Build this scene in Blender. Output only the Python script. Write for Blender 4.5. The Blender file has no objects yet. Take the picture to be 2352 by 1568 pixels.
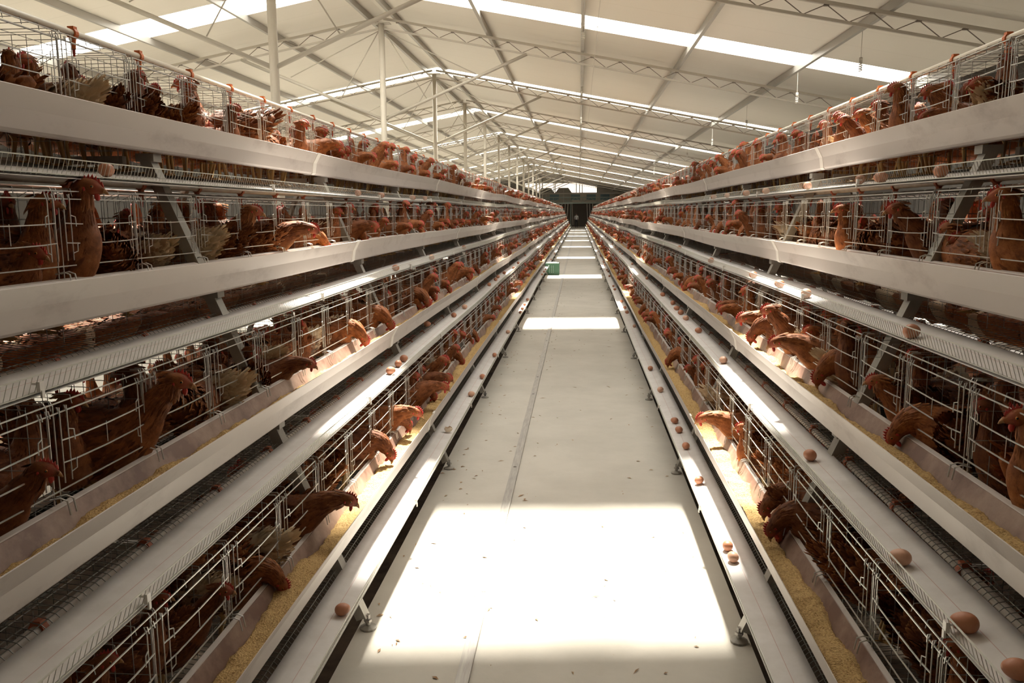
import bpy, math, random
import numpy as np
from mathutils import Vector, Matrix, noise as mnoise

random.seed(7)
SC = bpy.context.scene
COL = SC.collection
PI = math.pi

# ------------------------------------------------------------------ camera
F_PX, PW, PH = 1898.0, 2352, 1568
CAMH = 1.65
_v = np.array([1330 - PW / 2, -(487 - PH / 2), -F_PX])
_y = _v / np.linalg.norm(_v)
_x = np.cross(_y, [math.sin(.008), math.cos(.008), 0]); _x /= np.linalg.norm(_x)
_z = np.cross(_x, _y)
ROT = np.stack([_x, _y, _z])
CAM = np.array([0.0, 0.0, CAMH])


def ray(px, py):
    return ROT @ np.array([px - PW / 2, -(py - PH / 2), -F_PX])


def proj(p):
    c = ROT.T @ (np.array(p) - CAM)
    if c[2] > -0.05:
        return None
    return (PW / 2 + F_PX * c[0] / -c[2], PH / 2 - F_PX * c[1] / -c[2], -c[2])


def on_x(px, py, x):
    d = ray(px, py)
    return CAM + d * (x / d[0])


def on_z(px, py, z):
    d = ray(px, py)
    return CAM + d * ((z - CAMH) / d[2])


cam_d = bpy.data.cameras.new('camera')
cam = bpy.data.objects.new('camera', cam_d)
COL.objects.link(cam)
cam_d.sensor_width = 36.0
cam_d.lens = 36.0 * F_PX / PW
cam_d.clip_start = 0.05
cam_d.clip_end = 600
cam.matrix_world = Matrix(((ROT[0][0], ROT[0][1], ROT[0][2], 0), (ROT[1][0], ROT[1][1], ROT[1][2], 0),
                           (ROT[2][0], ROT[2][1], ROT[2][2], CAMH), (0, 0, 0, 1)))
SC.camera = cam

# ------------------------------------------------------------------ layout constants
X0 = -0.100            # centre of the aisle
DX, DZ = 0.215, 0.5085  # step of one tier
REAR = 1.935           # middle of a cage bank, measured from the aisle centre
U_CAGE = 0.915         # front of the lowest cages, measured from the aisle centre
UNIT = 2.1
CELL = 0.42
Y_END = 86.0
RIDGE = -3.95
POST_Y = [10.84 + 6.1 * k for k in range(0, 14)]
SLOPE = 0.19
SKY = [(6.17, 1.25), (14.85, 1.0), (24.0, 1.0), (33.0, 1.0), (42.6, 1.0), (51.4, 1.0), (60.8, 1.0), (70.2, 1.0), (79.6, 1.0)]


def roof_z(x):
    return 5.62 - SLOPE * abs(x - RIDGE)


def wav(bank, tier, y):
    a = 0.35 if y < 5 else min(1.0, 0.35 + (y - 5) * 0.05)
    p = bank * 1.7 + tier * 2.3
    return a * (0.010 * math.sin(y * 2 * PI / 8.3 + p) + 0.006 * math.sin(y * 2 * PI / 4.2 + 2.1 * p))


BANK = {-1: 'bank beside the floor rail', 1: 'bank opposite the floor rail'}
TIER = {1: 'top', 2: 'second', 3: 'third', 4: 'bottom'}
_ONES = 'zeroth first second third fourth fifth sixth seventh eighth ninth tenth eleventh twelfth thirteenth fourteenth fifteenth sixteenth seventeenth eighteenth nineteenth'.split()
_TENS = {2: 'twent', 3: 'thirt', 4: 'fort', 5: 'fift', 6: 'sixt', 7: 'sevent', 8: 'eight', 9: 'ninet'}


def ordinal(n):
    if n < 20:
        return _ONES[n]
    t, o = divmod(n, 10)
    return _TENS[t] + ('ieth' if o == 0 else 'y-' + _ONES[o])


# ------------------------------------------------------------------ mesh builder
class MB:
    def __init__(self):
        self.v = []; self.f = []; self.m = []; self.c = []

    def quad(self, a, b, c, d, mi=0):
        n = len(self.v)
        self.v += [a, b, c, d]; self.f.append((n, n + 1, n + 2, n + 3)); self.m.append(mi)

    def box(self, x0, x1, y0, y1, z0, z1, mi=0):
        n = len(self.v)
        self.v += [(x0, y0, z0), (x1, y0, z0), (x1, y1, z0), (x0, y1, z0), (x0, y0, z1), (x1, y0, z1), (x1, y1, z1), (x0, y1, z1)]
        for q in ((0, 3, 2, 1), (4, 5, 6, 7), (0, 1, 5, 4), (1, 2, 6, 5), (2, 3, 7, 6), (3, 0, 4, 7)):
            self.f.append(tuple(n + i for i in q)); self.m.append(mi)

    def bar(self, p0, p1, w, h, mi=0, up=(0, 0, 1)):
        p0 = Vector(p0); p1 = Vector(p1); t = (p1 - p0).normalized(); up = Vector(up)
        s = t.cross(up)
        if s.length < 1e-4:
            s = t.cross(Vector((0, 1, 0)))
        s.normalize(); u = s.cross(t)
        n = len(self.v)
        for p in (p0, p1):
            for a, b in ((-1, -1), (1, -1), (1, 1), (-1, 1)):
                self.v.append(tuple(p + s * (a * w / 2) + u * (b * h / 2)))
        for q in ((0, 1, 5, 4), (1, 2, 6, 5), (2, 3, 7, 6), (3, 0, 4, 7), (3, 2, 1, 0), (4, 5, 6, 7)):
            self.f.append(tuple(n + i for i in q)); self.m.append(mi)

    def tube(self, pts, r, n=4, mi=0, cap=False, taper=None):
        pts = [Vector(p) for p in pts]
        k = len(pts); base = len(self.v); ref = None
        for i, p in enumerate(pts):
            t = (pts[min(i + 1, k - 1)] - pts[max(i - 1, 0)]).normalized()
            if ref is None:
                ref = Vector((0, 0, 1)) if abs(t.z) < 0.9 else Vector((1, 0, 0))
            s = t.cross(ref)
            if s.length < 1e-5:
                s = t.cross(Vector((0, 1, 0)))
            s.normalize(); u = s.cross(t); ref = u
            rr = r if taper is None else taper[i]
            for j in range(n):
                a = 2 * PI * (j + 0.5) / n
                self.v.append(tuple(p + s * (rr * math.cos(a)) + u * (rr * math.sin(a))))
        for i in range(k - 1):
            for j in range(n):
                a = base + i * n + j; b = base + i * n + (j + 1) % n
                self.f.append((a, b, b + n, a + n)); self.m.append(mi)
        if cap:
            self.f.append(tuple(base + j for j in range(n))[::-1]); self.m.append(mi)
            self.f.append(tuple(base + (k - 1) * n + j for j in range(n))); self.m.append(mi)

    def ball(self, c, rx, ry, rz, n=8, k=5, mi=0, axes=None):
        base = len(self.v)
        X, Y, Z = axes or (Vector((1, 0, 0)), Vector((0, 1, 0)), Vector((0, 0, 1)))
        c = Vector(c)
        for i in range(k + 1):
            ph = PI * i / k
            for j in range(n):
                a = 2 * PI * j / n
                self.v.append(tuple(c + X * (rx * math.sin(ph) * math.cos(a)) + Y * (ry * math.sin(ph) * math.sin(a)) + Z * (rz * math.cos(ph))))
        for i in range(k):
            for j in range(n):
                a = base + i * n + j; b = base + i * n + (j + 1) % n
                self.f.append((a, a + n, b + n, b)); self.m.append(mi)

    def strip(self, rings, mi=0, close=False, mis=None):
        """rings: list of equally long point lists"""
        base = len(self.v); n = len(rings[0])
        for r in rings:
            self.v += [tuple(p) for p in r]
        for i in range(len(rings) - 1):
            for j in range(n if close else n - 1):
                a = base + i * n + j; b = base + i * n + (j + 1) % n
                self.f.append((a, b, b + n, a + n)); self.m.append(mis[j] if mis else mi)

    def mesh(self, name, mats, smooth=False, fc=None):
        me = bpy.data.meshes.new(name)
        me.from_pydata(self.v, [], self.f)
        for m in mats if isinstance(mats, (list, tuple)) else [mats]:
            me.materials.append(m)
        if max(self.m, default=0):
            me.polygons.foreach_set('material_index', self.m)
        if smooth:
            me.polygons.foreach_set('use_smooth', [True] * len(self.f))
        if fc is not None:
            at = me.attributes.new('fc', 'FLOAT_COLOR', 'POINT')
            at.data.foreach_set('color', np.asarray(fc, dtype=np.float32).ravel())
        me.update()
        return me


def link(name, me, parent=None, loc=(0, 0, 0), rz=0.0):
    o = bpy.data.objects.new(name, me)
    COL.objects.link(o)
    o.location = loc; o.rotation_euler = (0, 0, rz)
    if parent:
        o.parent = parent
    return o


def tag(o, label, cat, group=None, kind=None):
    o['label'] = label; o['category'] = cat
    if group: o['group'] = group
    if kind: o['kind'] = kind
    return o


def empty(name, loc=(0, 0, 0), rz=0.0):
    o = bpy.data.objects.new(name, None); COL.objects.link(o)
    o.empty_display_size = 0.05
    o.location = loc; o.rotation_euler = (0, 0, rz)
    return o


def copy_tree(o, parent=None):
    c = o.copy(); COL.objects.link(c)
    if parent: c.parent = parent
    for ch in o.children:
        copy_tree(ch, c)
    return c


def structure(name, me, label=None):
    o = link(name, me); o['kind'] = 'structure'
    if label: o['label'] = label
    return o


def bank_loc(bank, tier, u, y, z):
    return (X0 + bank * (u + (4 - tier) * DX), y, z + (4 - tier) * DZ)


def bank_rz(bank):
    return 0.0 if bank > 0 else PI


# ------------------------------------------------------------------ materials
def new_mat(name):
    m = bpy.data.materials.new(name); m.use_nodes = True
    nt = m.node_tree
    return m, nt, nt.nodes['Principled BSDF']


def mat(name, col, rough=0.5, metal=0.0, var=0.0, scale=8.0, col2=None, bump=0.0, bscale=60.0, spec=0.5, stretch=None, lo=0.35, hi=0.65):
    m, nt, b = new_mat(name)
    b.inputs['Roughness'].default_value = rough
    b.inputs['Metallic'].default_value = metal
    b.inputs['Specular IOR Level'].default_value = spec
    b.inputs['Base Color'].default_value = (*col, 1)
    tc = nt.nodes.new('ShaderNodeTexCoord')
    src = tc.outputs['Object']
    if stretch:
        mp = nt.nodes.new('ShaderNodeMapping'); mp.inputs['Scale'].default_value = stretch
        nt.links.new(src, mp.inputs['Vector']); src = mp.outputs['Vector']
    if col2 is not None:
        n = nt.nodes.new('ShaderNodeTexNoise'); n.inputs['Scale'].default_value = scale; n.inputs['Detail'].default_value = 6; n.inputs['Roughness'].default_value = 0.65
        r = nt.nodes.new('ShaderNodeMapRange'); r.inputs['From Min'].default_value = lo; r.inputs['From Max'].default_value = hi
        mx = nt.nodes.new('ShaderNodeMix'); mx.data_type = 'RGBA'
        mx.inputs['A'].default_value = (*col, 1); mx.inputs['B'].default_value = (*col2, 1)
        nt.links.new(src, n.inputs['Vector']); nt.links.new(n.outputs['Fac'], r.inputs['Value'])
        nt.links.new(r.outputs['Result'], mx.inputs['Factor']); nt.links.new(mx.outputs['Result'], b.inputs['Base Color'])
    if bump:
        n2 = nt.nodes.new('ShaderNodeTexNoise'); n2.inputs['Scale'].default_value = bscale; n2.inputs['Detail'].default_value = 4
        bp = nt.nodes.new('ShaderNodeBump'); bp.inputs['Strength'].default_value = bump; bp.inputs['Distance'].default_value = 0.01
        nt.links.new(src, n2.inputs['Vector']); nt.links.new(n2.outputs['Fac'], bp.inputs['Height']); nt.links.new(bp.outputs['Normal'], b.inputs['Normal'])
    return m


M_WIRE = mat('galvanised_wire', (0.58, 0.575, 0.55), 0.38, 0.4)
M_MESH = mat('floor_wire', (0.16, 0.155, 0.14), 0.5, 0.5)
M_DIMWIRE = mat('shaded_wire', (0.30, 0.30, 0.28), 0.5, 0.5)  # galvanised wire darkened in colour for the weak light inside the cages
M_GUARD = mat('coated_wire', (0.55, 0.55, 0.50), 0.5, 0.1)
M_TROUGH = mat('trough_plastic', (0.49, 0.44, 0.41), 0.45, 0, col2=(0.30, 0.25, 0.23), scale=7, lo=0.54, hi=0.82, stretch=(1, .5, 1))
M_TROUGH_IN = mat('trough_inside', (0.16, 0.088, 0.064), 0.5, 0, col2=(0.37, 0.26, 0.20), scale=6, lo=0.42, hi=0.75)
M_BAND = mat('joint_plastic', (0.72, 0.68, 0.63), 0.4)
M_BELT = mat('belt_fabric', (0.68, 0.655, 0.645), 0.6, 0, col2=(0.60, 0.57, 0.55), scale=9)
M_REDLINE = mat('belt_stripe', (0.52, 0.36, 0.34), 0.6)
M_CLIP = mat('white_clip', (0.75, 0.73, 0.70), 0.4)
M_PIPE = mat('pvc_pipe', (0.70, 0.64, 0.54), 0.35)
M_PIPE_DUSTSHADE = mat('dusty_shaded_pipe', (0.40, 0.35, 0.30), 0.5, 0, col2=(0.28, 0.23, 0.19), scale=9)  # dust, plus the shadow of the floor mesh above put into the colour
M_ORANGE_DUSTSHADE = mat('dusty_shaded_nipple', (0.34, 0.09, 0.04), 0.6)  # lower-tier nipples: dust and painted-in shade share this darker colour
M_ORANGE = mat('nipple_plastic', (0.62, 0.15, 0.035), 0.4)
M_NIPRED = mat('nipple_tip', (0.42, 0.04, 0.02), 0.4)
M_FEED = mat('mash_feed', (0.64, 0.44, 0.20), 0.95, 0, col2=(0.24, 0.13, 0.05), scale=150, bump=1.0, bscale=190, spec=0.1, lo=0.45, hi=0.72)
M_EGG = mat('egg_shell', (0.43, 0.175, 0.095), 0.45, 0, col2=(0.50, 0.23, 0.135), scale=14)
M_EGGPALE = mat('egg_shell_pale', (0.62, 0.36, 0.25), 0.45)
M_SHELL = mat('egg_shell_inside', (0.72, 0.62, 0.50), 0.6)
M_LEG = mat('painted_steel', (0.33, 0.31, 0.275), 0.5, 0.15, col2=(0.25, 0.235, 0.205), scale=7)
M_POST = mat('post_paint', (0.66, 0.61, 0.52), 0.5, 0, col2=(0.58, 0.53, 0.44), scale=4, stretch=(3, 3, 0.6))
M_TRUSS = mat('truss_steel', (0.50, 0.46, 0.39), 0.5, 0.1)
M_WEB = mat('truss_web', (0.22, 0.185, 0.15), 0.55, 0.2)
M_PURLIN = mat('purlin_steel', (0.44, 0.42, 0.38), 0.45, 0.35)
M_CONC = mat('concrete', (0.56, 0.53, 0.475), 0.75, 0, col2=(0.48, 0.455, 0.405), scale=1.6, bump=0.12, bscale=30, spec=0.3)
M_PIT = mat('manure_pit', (0.035, 0.028, 0.022), 0.95, 0, col2=(0.08, 0.06, 0.045), scale=6, bump=0.8, bscale=14, spec=0.1)
M_RAIL = mat('worn_steel', (0.42, 0.40, 0.37), 0.45, 0.6, col2=(0.30, 0.28, 0.26), scale=12, stretch=(6, 0.5, 1))
M_DEBRIS = mat('feather_bits', (0.50, 0.37, 0.24), 0.9, 0, col2=(0.34, 0.20, 0.11), scale=3)
M_COMB = mat('comb_skin', (0.52, 0.045, 0.03), 0.5, 0, col2=(0.40, 0.028, 0.022), scale=40)
M_BEAK = mat('beak_horn', (0.33, 0.16, 0.06), 0.4)
M_EYE = mat('eye_amber', (0.38, 0.13, 0.02), 0.15)
M_PUPIL = mat('eye_pupil', (0.008, 0.006, 0.005), 0.1)
M_SHANK = mat('leg_scale', (0.36, 0.22, 0.075), 0.6)
M_WALL = mat('wall_panel', (0.58, 0.54, 0.48), 0.7)
M_WALLDARK = mat('wall_dark', (0.13, 0.115, 0.10), 0.8)
M_SIDEWALL = mat('side_wall', (0.06, 0.053, 0.046), 0.8)
M_GREENSTEEL = mat('green_steel', (0.38, 0.45, 0.41), 0.5, 0.2)
M_HOPPER = mat('hopper_sheet', (0.42, 0.39, 0.33), 0.6)
M_CRATE = mat('crate_plastic', (0.045, 0.13, 0.075), 0.45)
M_CRATELID = mat('crate_lid', (0.55, 0.68, 0.62), 0.35)
M_BULB = mat('bulb_glass', (0.8, 0.78, 0.72), 0.25)
M_SOCKET = mat('bulb_socket', (0.55, 0.52, 0.46), 0.4)
M_CORD = mat('cord', (0.60, 0.56, 0.50), 0.6)
M_HILL = mat('bare_earth', (0.075, 0.048, 0.034), 0.9, 0, col2=(0.045, 0.034, 0.028), scale=2.5)
M_SHIRT = mat('white_shirt', (0.7, 0.68, 0.66), 0.8)
M_TROUSER = mat('dark_trousers', (0.03, 0.03, 0.04), 0.8)
M_SKIN = mat('skin', (0.42, 0.24, 0.16), 0.6)
M_HAIR = mat('hair', (0.015, 0.012, 0.01), 0.6)


def ceiling_mat():
    m, nt, b = new_mat('ceiling_panel')
    b.inputs['Roughness'].default_value = 0.45
    b.inputs['Specular IOR Level'].default_value = 0.3
    tc = nt.nodes.new('ShaderNodeTexCoord'); sx = nt.nodes.new('ShaderNodeSeparateXYZ')
    nt.links.new(tc.outputs['Object'], sx.inputs[0])
    md = nt.nodes.new('ShaderNodeMath'); md.operation = 'PINGPONG'; md.inputs[1].default_value = 0.475
    lt = nt.nodes.new('ShaderNodeMath'); lt.operation = 'LESS_THAN'; lt.inputs[1].default_value = 0.012
    nt.links.new(sx.outputs['Y'], md.inputs[0]); nt.links.new(md.outputs[0], lt.inputs[0])
    mx = nt.nodes.new('ShaderNodeMix'); mx.data_type = 'RGBA'
    mx.inputs['A'].default_value = (0.81, 0.77, 0.685, 1); mx.inputs['B'].default_value = (0.76, 0.72, 0.635, 1)
    nt.links.new(lt.outputs[0], mx.inputs['Factor']); nt.links.new(mx.outputs['Result'], b.inputs['Base Color'])
    return m


M_CEIL = ceiling_mat()


def skylight_mat():
    m = bpy.data.materials.new('skylight_sheet'); m.use_nodes = True
    nt = m.node_tree; nt.nodes.clear()
    out = nt.nodes.new('ShaderNodeOutputMaterial'); mix = nt.nodes.new('ShaderNodeMixShader')
    tr = nt.nodes.new('ShaderNodeBsdfTransparent'); tl = nt.nodes.new('ShaderNodeBsdfTranslucent')
    tr.inputs[0].default_value = (0.95, 0.95, 0.93, 1); tl.inputs[0].default_value = (0.9, 0.9, 0.86, 1)
    mix.inputs[0].default_value = 0.3
    nt.links.new(tr.outputs[0], mix.inputs[1]); nt.links.new(tl.outputs[0], mix.inputs[2]); nt.links.new(mix.outputs[0], out.inputs[0])
    return m


M_SKY = skylight_mat()


def feather_mat():
    m, nt, b = new_mat('hen_feathers')
    N = nt.nodes.new; L = nt.links.new
    b.inputs['Roughness'].default_value = 0.62
    b.inputs['Specular IOR Level'].default_value = 0.25
    at = N('ShaderNodeAttribute'); at.attribute_name = 'fc'
    sp = N('ShaderNodeSeparateColor'); L(at.outputs['Color'], sp.inputs[0])
    oi = N('ShaderNodeObjectInfo')
    ad = N('ShaderNodeMath'); ad.operation = 'ADD'; L(sp.outputs['Green'], ad.inputs[0]); L(oi.outputs['Random'], ad.inputs[1])
    fr = N('ShaderNodeMath'); fr.operation = 'FRACT'; L(ad.outputs[0], fr.inputs[0])
    tc = N('ShaderNodeTexCoord')
    nz = N('ShaderNodeTexNoise'); nz.inputs['Scale'].default_value = 38; nz.inputs['Detail'].default_value = 5; nz.inputs['Roughness'].default_value = 0.7
    L(tc.outputs['Object'], nz.inputs['Vector'])
    # feather tone: 0 dark base .. 1 pale tip
    mul = N('ShaderNodeMath'); mul.operation = 'MULTIPLY_ADD'; mul.inputs[1].default_value = 0.9; mul.inputs[2].default_value = -0.42
    L(nz.outputs['Fac'], mul.inputs[0])
    tone = N('ShaderNodeMath'); tone.operation = 'ADD'; tone.use_clamp = True
    L(sp.outputs['Red'], tone.inputs[0]); L(mul.outputs[0], tone.inputs[1])
    cr = N('ShaderNodeValToRGB'); e = cr.color_ramp.elements
    e[0].position = 0.0; e[0].color = (0.045, 0.013, 0.005, 1)
    e[1].position = 1.0; e[1].color = (0.52, 0.29, 0.13, 1)
    for p, c in ((0.34, (0.155, 0.050, 0.016, 1)), (0.62, (0.30, 0.110, 0.038, 1))):
        k = cr.color_ramp.elements.new(p); k.color = c
    L(tone.outputs[0], cr.inputs['Fac'])
    # individual tint
    tr_ = N('ShaderNodeValToRGB'); e = tr_.color_ramp.elements
    e[0].position = 0.0; e[0].color = (0.62, 0.55, 0.50, 1)
    e[1].position = 1.0; e[1].color = (1.35, 1.30, 1.20, 1)
    k = tr_.color_ramp.elements.new(0.5); k.color = (1.0, 0.95, 0.92, 1)
    L(fr.outputs[0], tr_.inputs['Fac'])
    mm = N('ShaderNodeMix'); mm.data_type = 'RGBA'; mm.blend_type = 'MULTIPLY'; mm.inputs['Factor'].default_value = 1
    L(cr.outputs['Color'], mm.inputs['A']); L(tr_.outputs['Color'], mm.inputs['B'])
    # bare red face
    fx = N('ShaderNodeMix'); fx.data_type = 'RGBA'; fx.inputs['B'].default_value = (0.33, 0.07, 0.04, 1)
    L(sp.outputs['Blue'], fx.inputs['Factor']); L(mm.outputs['Result'], fx.inputs['A'])
    # pale fluff (alpha carries it)
    px = N('ShaderNodeMix'); px.data_type = 'RGBA'; px.inputs['B'].default_value = (0.66, 0.52, 0.36, 1)
    L(at.outputs['Alpha'], px.inputs['Factor']); L(fx.outputs['Result'], px.inputs['A'])
    L(px.outputs['Result'], b.inputs['Base Color'])
    bp = N('ShaderNodeBump'); bp.inputs['Strength'].default_value = 0.5; bp.inputs['Distance'].default_value = 0.004
    L(nz.outputs['Fac'], bp.inputs['Height']); L(bp.outputs['Normal'], b.inputs['Normal'])
    return m


M_HEN = feather_mat()

# ------------------------------------------------------------------ room shell
XL, XR, YB, YF = -13.9, 6.0, -1.6, 100.0
PIT_U = 0.775


def build_shell():
    m = MB()
    m.box(X0 - PIT_U, X0 + PIT_U, YB, 90.5, -0.06, 0.0)
    structure('floor', m.mesh('floor', M_CONC), 'pale concrete aisle floor between the two cage banks')
    m = MB()
    m.quad((XL, YB, -0.35), (XR, YB, -0.35), (XR, YF, -0.35), (XL, YF, -0.35))
    for s in (-1, 1):
        x = X0 + s * PIT_U
        m.quad((x, YB, -0.35), (x, 90.5, -0.35), (x, 90.5, -0.06), (x, YB, -0.06))
    structure('ground', m.mesh('ground', M_PIT), 'dark manure pit floor under the cages')
    m = MB()
    for xa, xb in ((XL, X0 - 3.05), (X0 + 3.05, XR)):
        m.box(xa, xb, YB, 90.5, -0.06, 0.0)
    m.box(XL, XR, 90.5, YF, -0.06, 0.0)
    structure('floor', m.mesh('floor_side', M_CONC), 'concrete floor of the neighbouring aisles and the far end')
    # ceiling slabs between skylight strips
    cuts = sorted((y - w / 2, y + w / 2) for y, w in SKY)
    edges = [YB] + [e for c in cuts for e in c] + [YF]
    m = MB(); T = 0.075
    for a, b in zip(edges[0::2], edges[1::2]):
        for xa, xb in ((XL, RIDGE), (RIDGE, XR)):
            za, zb = roof_z(xa), roof_z(xb)
            n = len(m.v)
            m.v += [(xa, a, za), (xb, a, zb), (xb, b, zb), (xa, b, za), (xa, a, za + T), (xb, a, zb + T), (xb, b, zb + T), (xa, b, za + T)]
            for q in ((0, 3, 2, 1), (4, 5, 6, 7), (0, 1, 5, 4), (1, 2, 6, 5), (2, 3, 7, 6), (3, 0, 4, 7)):
                m.f.append(tuple(n + i for i in q)); m.m.append(0)
    structure('ceiling', m.mesh('ceiling', M_CEIL), 'cream insulated roof panels')
    for i, (y, w) in enumerate(sorted(SKY)):
        m = MB()
        for xa, xb in ((XL, RIDGE), (RIDGE, XR)):
            m.quad((xa, y - w / 2, roof_z(xa) + T + .01), (xb, y - w / 2, roof_z(xb) + T + .01), (xb, y + w / 2, roof_z(xb) + T + .01), (xa, y + w / 2, roof_z(xa) + T + .01))
        structure('window_%d' % (i + 1), m.mesh('skylight', M_SKY), 'white translucent skylight strip across the roof')
    # side walls
    for nm, x in (('wall_left', XL), ('wall_right', XR)):
        m = MB(); zt = roof_z(x)
        x2 = x + (-0.1 if x < 0 else 0.1)
        m.box(min(x, x2), max(x, x2), YB, YF, -0.35, zt + .1)
        structure(nm, m.mesh(nm, M_SIDEWALL))
    # rear wall behind the camera
    m = MB()
    m.quad((XL, YB, -.35), (XR, YB, -.35), (XR, YB, 5.7), (XL, YB, 5.7))
    structure('wall_back', m.mesh('wall_back', mat('rear_wall', (.26, .24, .21), .8)))
    # far gable wall with its long window opening
    m = MB(); y = 97.0
    wx0, wx1, wz0, wz1 = -6.25, 2.05, 3.85, 4.95
    m.box(XL, XR, y, y + .12, -.35, 2.75, 1)
    m.box(XL, XR, y, y + .12, 2.75, wz0, 0)
    m.box(XL, wx0, y, y + .12, wz0, wz1, 0)
    m.box(wx1, XR, y, y + .12, wz0, wz1, 0)
    m.box(XL, XR, y, y + .12, wz1, 5.75, 0)
    structure('wall_front', m.mesh('wall_front', [M_WALL, M_WALLDARK]), 'far gable wall, dark below')
    m = MB()
    for x in (-5.0, -2.9, -2.75, -0.35, 0.05, 0.35, 2.05):
        m.box(x - .04, x + .04, y + .02, y + .1, wz0, wz1)
    m.box(wx0, wx1, y - .02, y + .1, wz0 - .08, wz0 + .02)
    structure('trim_1', m.mesh('mullion', M_WALLDARK), 'dark bars of the far gable opening')
    # hillside outside
    m = MB(); rr = random.Random(3); rings = []
    for i in range(24):
        yy = 104 + i * 4
        rings.append([(-60 + j * 6, yy, -1 + max(0, i - 1) * 1.3 + 1.2 * mnoise.noise((j * .4, i * .4, 1)) - 0.06 * max(0, j - 12) * i * 0.3) for j in range(22)])
    m.strip(rings)
    o = link('hillside', m.mesh('hillside', M_HILL, True)); o['kind'] = 'structure'; o['label'] = 'sunlit bare earth slope outside the far opening'
    # floor rail
    m = MB(); xr = -0.405
    m.box(xr - .022, xr + .022, YB, 90, 0.0, .006)
    m.box(xr + .022, xr + .028, YB, 90, 0.0, .016)
    r = link('floor_rail', m.mesh('floor_rail', M_RAIL))
    tag(r, 'flat worn steel rail set in the concrete aisle floor', 'rail')
    m = MB(); m.tube([(0, 0, .0062), (0, 0, .0072)], .011, 10, cap=True)
    me = m.mesh('bolt_hole', M_WALLDARK)
    for y in (3.4, 5.2, 7.4, 8.2, 10.6, 13.0):
        link('bolt_hole', me, r, (xr, y, 0))


build_shell()


def build_roof_frame():
    # purlins along the house
    xs = [RIDGE + .27 + 1.86 * k for k in range(0, 6)] + [RIDGE - .27 - 1.86 * k for k in range(0, 6)]
    names = 'ridge first second third fourth fifth'.split()
    for i, x in enumerate(xs):
        z = roof_z(x)
        m = MB()
        m.box(-.03, .03, YB, 97, -.115, -.10)
        m.box(-.03, -.022, YB, 97, -.10, 0)
        m.box(.022, .03, YB, 97, -.10, 0)
        o = link('roof_purlin', m.mesh('purlin', M_PURLIN), None, (x, 0, z))
        side = 'slope over the central aisle' if i < 6 else 'slope away from the central aisle'
        k = i % 6
        tag(o, ('grey steel purlin next to the ridge, ' if k == 0 else 'grey steel purlin, %s from the ridge, ' % names[k]) + side, 'purlin')
    # one post, truss and its braces, copied along the house
    m = MB(); m.tube([(0, 0, 0), (0, 0, 5.36)], .06, 16, cap=True)
    post_me = m.mesh('post', M_POST, True)
    m = MB(); m.box(-.18, .18, -.09, .09, 5.36, 5.375); cap_me = m.mesh('cap_plate', M_TRUSS)
    m = MB(); m.box(-.12, .12, -.12, .12, 0, .012); base_me = m.mesh('base_plate', M_TRUSS)
    half = 9.9

    def zt(d): return 5.47 - SLOPE * d

    def zb(d): return zt(d) - .19
    m = MB()
    for s in (-1, 1):
        m.bar((s * .05, 0, zt(.05)), (s * half, 0, zt(half)), .05, .045)
    top_me = m.mesh('top_chord', M_TRUSS)
    m = MB()
    for s in (-1, 1):
        m.bar((s * .06, 0, zb(.06)), (s * half, 0, zb(half)), .035, .035)
    bot_me = m.mesh('bottom_chord', M_TRUSS)
    m = MB()
    for s in (-1, 1):
        d = .33; pts = []
        while d < half:
            pts.append((s * d, 0, zt(d) - .02)); pts.append((s * (d + .275), 0, zb(d + .275) + .01)); d += .55
        m.tube(pts, .0075, 5)
        for p in pts[0::2]:
            m.box(p[0] - .03, p[0] + .03, -.02, .02, p[2] - .02, p[2] + .012)
    web_me = m.mesh('lattice_web', M_WEB)
    braces = []; rods = []
    for s in (-1, 1):
        m = MB(); m.tube([(s * .05, 0, 3.53), (s * 2.9, 0, zb(2.9))], .032, 10, cap=True); braces.append(m.mesh('brace', M_TRUSS, True))
        for d, z in ((1.89, 4.37), (.88, 3.92)):
            m = MB(); m.tube([(s * .05, 0, 5.23), (s * d, 0, z)], .010, 6, cap=True); rods.append(m.mesh('tie_rod', M_TRUSS, True))
    post0 = truss0 = None
    n = 0
    for y in POST_Y:
        if y > 96: continue
        if post0 is None:
            post0 = link('steel_post', post_me, None, (RIDGE, y, -.0)); link('cap_plate', cap_me, post0); link('base_plate', base_me, post0); p = post0
            truss0 = empty('roof_truss', (RIDGE, y, 0)); t = truss0
            link('top_chord', top_me, t); link('bottom_chord', bot_me, t); link('lattice_web', web_me, t)
            for b in braces: link('brace', b, t)
            for b in rods: link('tie_rod', b, t)
        else:
            p = copy_tree(post0); t = copy_tree(truss0)
        p.location = (RIDGE, y, 0); t.location = (RIDGE, y, 0)
        if y < 5:
            tag(p, 'round white steel post out of sight before the aisle view', 'post', 'posts out of sight'); tag(t, 'roof truss out of sight above the camera', 'truss', 'trusses out of sight')
        else:
            n += 1
            tag(p, 'round white steel ridge post, %s one along the house' % ordinal(n), 'post', 'ridge posts')
            tag(t, 'lattice steel roof truss with braces on the %s ridge post' % ordinal(n), 'truss', 'roof trusses')


build_roof_frame()


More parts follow.
